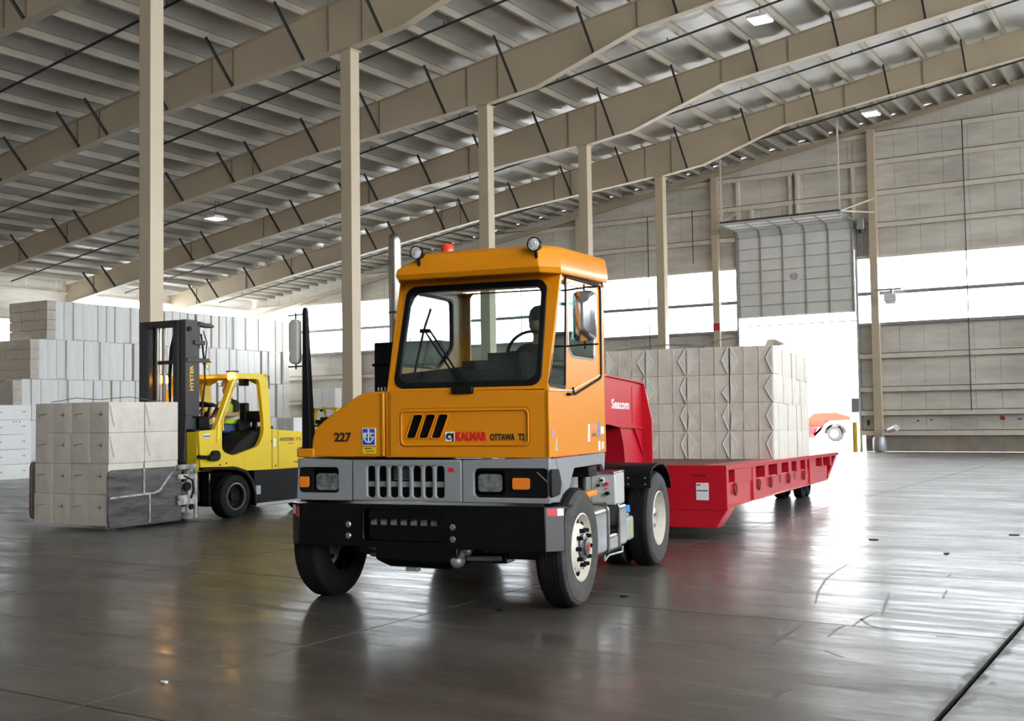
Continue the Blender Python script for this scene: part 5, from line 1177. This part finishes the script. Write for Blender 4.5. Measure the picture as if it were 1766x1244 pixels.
# blocks seen past the forklift and past the mirror post
mm = [bale_mesh('pulp_bale', .42, .5, 1.70, 90+q, (), .01, PAPER) for q in range(2)]
for c in range(2):
    o = obj('pulp_bale', mm[c]); o.location = (-32.32+c*.43, 34.0, 0); tag(o, 'upright bale behind the forklift hood, %s' % ['left one of the pair', 'right one of the pair'][c], 'bale', 'pair of bales behind the forklift')
for c in range(5):
    for k in range(2):
        o = obj('pulp_bale', mm[r.randrange(2)]); o.location = (-40.3+c*.44, 44.2+r.uniform(-.02, .02), k*1.60); o.scale = (1, 1, .93)
        tag(o, 'upright white bale, far small stack, %s tier, %s column from left' % (['lower', 'upper'][k], ORD[c]), 'bale', 'bales of the far small stack')

f2 = copy_tree(fk)
f2.location = (-35.2, 40.6, 0); f2.rotation_euler = (0, 0, pi+.05); f2.scale = (.86, .86, .86)
tag(f2, 'second yellow forklift far off, mostly hidden behind the orange engine cover', 'forklift')
for ch in list(f2.children):
    b = ch.name.split('.')[0]
    if b in ('mast_rail', 'inner_rail', 'lift_cylinder', 'mast_crosshead', 'mast_bracket', 'mast_tie', 'hydraulic_hose', 'lifting_eye', 'eye_mount', 'roller_pin'): ch.scale = (1, 1, .62)
    if b == 'beacon': ch.data = ch.data.copy(); ch.data.materials[0] = AMBER

# ------------------------------------------------------------------ outside the big door
bo = tag(MB().cyl((0, 0, 0), (0, 0, 1.16), .095, n=20).sph((0, 0, 1.16), (.095, .095, .05), 20, 8).build('bollard', mat('bollard_yellow', (.62, .42, .02), .5)), 'yellow steel bollard standing at the right side of the big door', 'bollard'); bo.location = (-12.44, 45.9, 0)
og = empty('gooseneck_trailer', (-17.9, 62.4, 0), 0, 'orange-red gooseneck trailer parked outside, seen through the door opening', 'trailer')
arm_ = MB().prism([(-1.45, .75), (-1.42, 1.25), (-1.1, 1.52), (.1, 1.56), (1.1, 1.24), (1.1, 1.14), (-.2, 1.10), (-.45, 1.10), (-.8, .75)], 'y', -.5, .5).build('gooseneck', OUTRED, og, bevel=.02)
MB().prism([(-1.55, .72), (-.85, .72), (-1.15, .3), (-1.3, .15)], 'y', -1.1, 1.1).prism([(-.25, 1.1), (-.45, 1.1), (-.75, .8), (-.72, .6), (-1.1, .25), (-1.1, .36), (-.62, .68), (-.62, .82)], 'y', -.55, -.45).prism([(-9, .55), (-1.3, .55), (-1.3, .75), (-9, .75)], 'y', -1.2, 1.2).build('deck', RED, og, bevel=.01)
ot = empty('yard_truck', (-17.75, 62.4, 0), 0, 'white yard truck outside with one big wheel showing under the orange gooseneck', 'truck')
wt = MB().lathe([(.2, .25), (.3, .27), (.40, .25), (.42, .2), (.42, -.2), (.40, -.25), (.3, -.27), (.24, -.26), (.22, -.2), (.10, -.2), (.08, -.26), (.001, -.26)], (.0, -.75, .40), 'y', 32, cap=False).build('wheel', RUBBERG, ot)
MB().lathe([(.245, -.265), (.23, -.21), (.11, -.205), (.09, -.265), (.001, -.265)], (.0, -.75, .40), 'y', 28, cap=False).build('rim', WHITEPAINT, wt)
MB().prism([(.52*math.cos(t*pi/12)-.0, .40+.52*math.sin(t*pi/12)) for t in range(0, 13)]+[(.49*math.cos(t*pi/12), .40+.49*math.sin(t*pi/12)) for t in range(12, -1, -1)], 'y', -1.05, -.45).build('fender', BLACKP, ot)
MB().box(-.6, 2.6, -.5, .5, .55, .8).build('chassis', WHITEPAINT, ot, bevel=.02)
MB().loft([[(.9, -1.1, .5), (2.6, -1.1, .5), (2.6, .6, .5), (.9, .6, .5)], [(.9, -1.1, 1.5), (2.7, -1.1, 1.5), (2.7, .6, 1.5), (.9, .6, 1.5)], [(1.4, -1.05, 2.7), (2.5, -1.05, 2.7), (2.5, .55, 2.7), (1.4, .55, 2.7)]]).build('cab', WHITEPAINT, ot, bevel=.04)
MB().box(1.0, 2.4, -1.115, -1.09, 1.55, 2.3).build('cab_window', BLACKP, ot)
lp = tag(MB().cyl((0, 0, 0), (0, 0, 11), .11, .07, 12).box(-.6, .6, -.1, .1, 10.9, 11.1).build('light_pole', GALV), 'pale light pole standing far off in the yard beyond the door', 'pole'); lp.location = (-28.2, 100, 0)

# ------------------------------------------------------------------ things on the far wall, litter on the floor
fan = empty('wall_lamp', (-10.75, 46.0, 6.15), 0, 'pale wall lamp on a bracket beside the steel column right of the door', 'lamp')
MB().box(-.30, .18, -.50, -.20, -.22, .10).prism([(-.5, -.22), (-.2, -.22), (-.24, -.30), (-.46, -.30)], 'x', -.26, .14).build('lamp_head', WHITEPAINT, fan, bevel=.04)
MB().box(-.75, .3, -.16, -.10, .26, .34).box(-.08, .0, -.36, -.10, .08, .32).build('bracket', GALV, fan)
cam_ = tag(MB().cyl((0, 0, 0), (.35, -.25, .12), .10, .13, 16).tube([(0, 0, 0), (-.2, .25, -.05)], .03).build('floodlight', GALV), 'small silver floodlight low on the wall beside the guarded column foot', 'lamp'); cam_.location = (-11.05, 45.7, .85)
db = random.Random(5)
for nm, (x, y), sz, m_, lab in (('paper_scrap', (-5.84, 5.05), .035, WHITE, 'tiny white scrap of paper lying on the floor joint at lower left'),
                          ('bark_chip', (-3.86, 15.0), .08, BLACKP, 'dark chip lying on the bright floor right of the trailer'),
                          ('bark_chip', (-6.95, 21.6), .10, BLACKP, 'dark chip on the floor by the trailer wheels, larger of two'),
                          ('bark_chip', (-7.6, 22.6), .08, BLACKP, 'dark chip on the floor by the trailer wheels, smaller of two'),
                          ('bark_chip', (-2.35, 16.3), .09, BLACKP, 'dark splinter on the bright floor near the right edge'),
                          ('bark_chip', (-2.75, 13.9), .08, BLACKP, 'dark splinter on the bright floor, the one nearer the camera at right'),
                          ('bark_chip', (-4.72, 9.45), .05, BLACKP, 'small dark chip on the floor in front of the rear wheels'),
                          ('bark_chip', (-5.35, 8.3), .04, BLACKP, 'small dark chip on the floor between the front wheels')):
    pts = [(sz*db.uniform(.5, 1.1)*math.cos(t*pi/4), sz*.5*db.uniform(.4, 1)*math.sin(t*pi/4)) for t in range(8)]
    o = tag(MB().prism(pts, 'z', 0, .012).build(nm, m_), lab, 'litter'); o.location = (x, y, .001); o.rotation_euler = (0, 0, db.uniform(0, 3))
# dark tyre scuffs ground into the floor
SC = [[(-3.07, 9.89), (-3.24, 10.54), (-3.4, 11.31), (-3.48, 11.97), (-3.53, 12.67)], [(-2.42, 9.57), (-2.53, 10.16), (-2.64, 10.75)], [(-2.81, 7.94), (-2.83, 8.24), (-2.84, 8.53), (-2.87, 8.87)],
      [(-2.15, 10.64), (-2.21, 11.14)], [(-2.5, 8.99), (-2.51, 9.35), (-2.49, 9.68)], [(-2.54, 8.48), (-2.57, 8.75), (-2.56, 9.01)], [(-2.3, 6.53), (-2.29, 6.8)], [(-2.53, 9.34), (-2.4, 9.09), (-2.23, 8.96)],
      [(-2.38, 12.01), (-2.38, 12.23)], [(-1.85, 8.87), (-1.72, 8.9)], [(-2.41, 7.98), (-2.25, 7.84)]]
SCM = mat('tyre_scuff', (.030, .028, .026), .42, var=.5, scale=30, dark=(.09, .085, .075))
for ln in SC:
    L = []; Rr = []; n_ = len(ln)
    for i, p in enumerate(ln):
        a, b = Vector(ln[max(i-1, 0)]), Vector(ln[min(i+1, n_-1)]); d = (b-a).normalized(); wq = .011*math.sin(pi*(i+.35)/(n_-.3))+.003
        L.append((p[0]-d.y*wq, p[1]+d.x*wq)); Rr.append((p[0]+d.y*wq, p[1]-d.x*wq))
    MB().prism(L+Rr[::-1], 'z', .0002, .0009).build('tyre_scuff', SCM, fl, smooth=0)
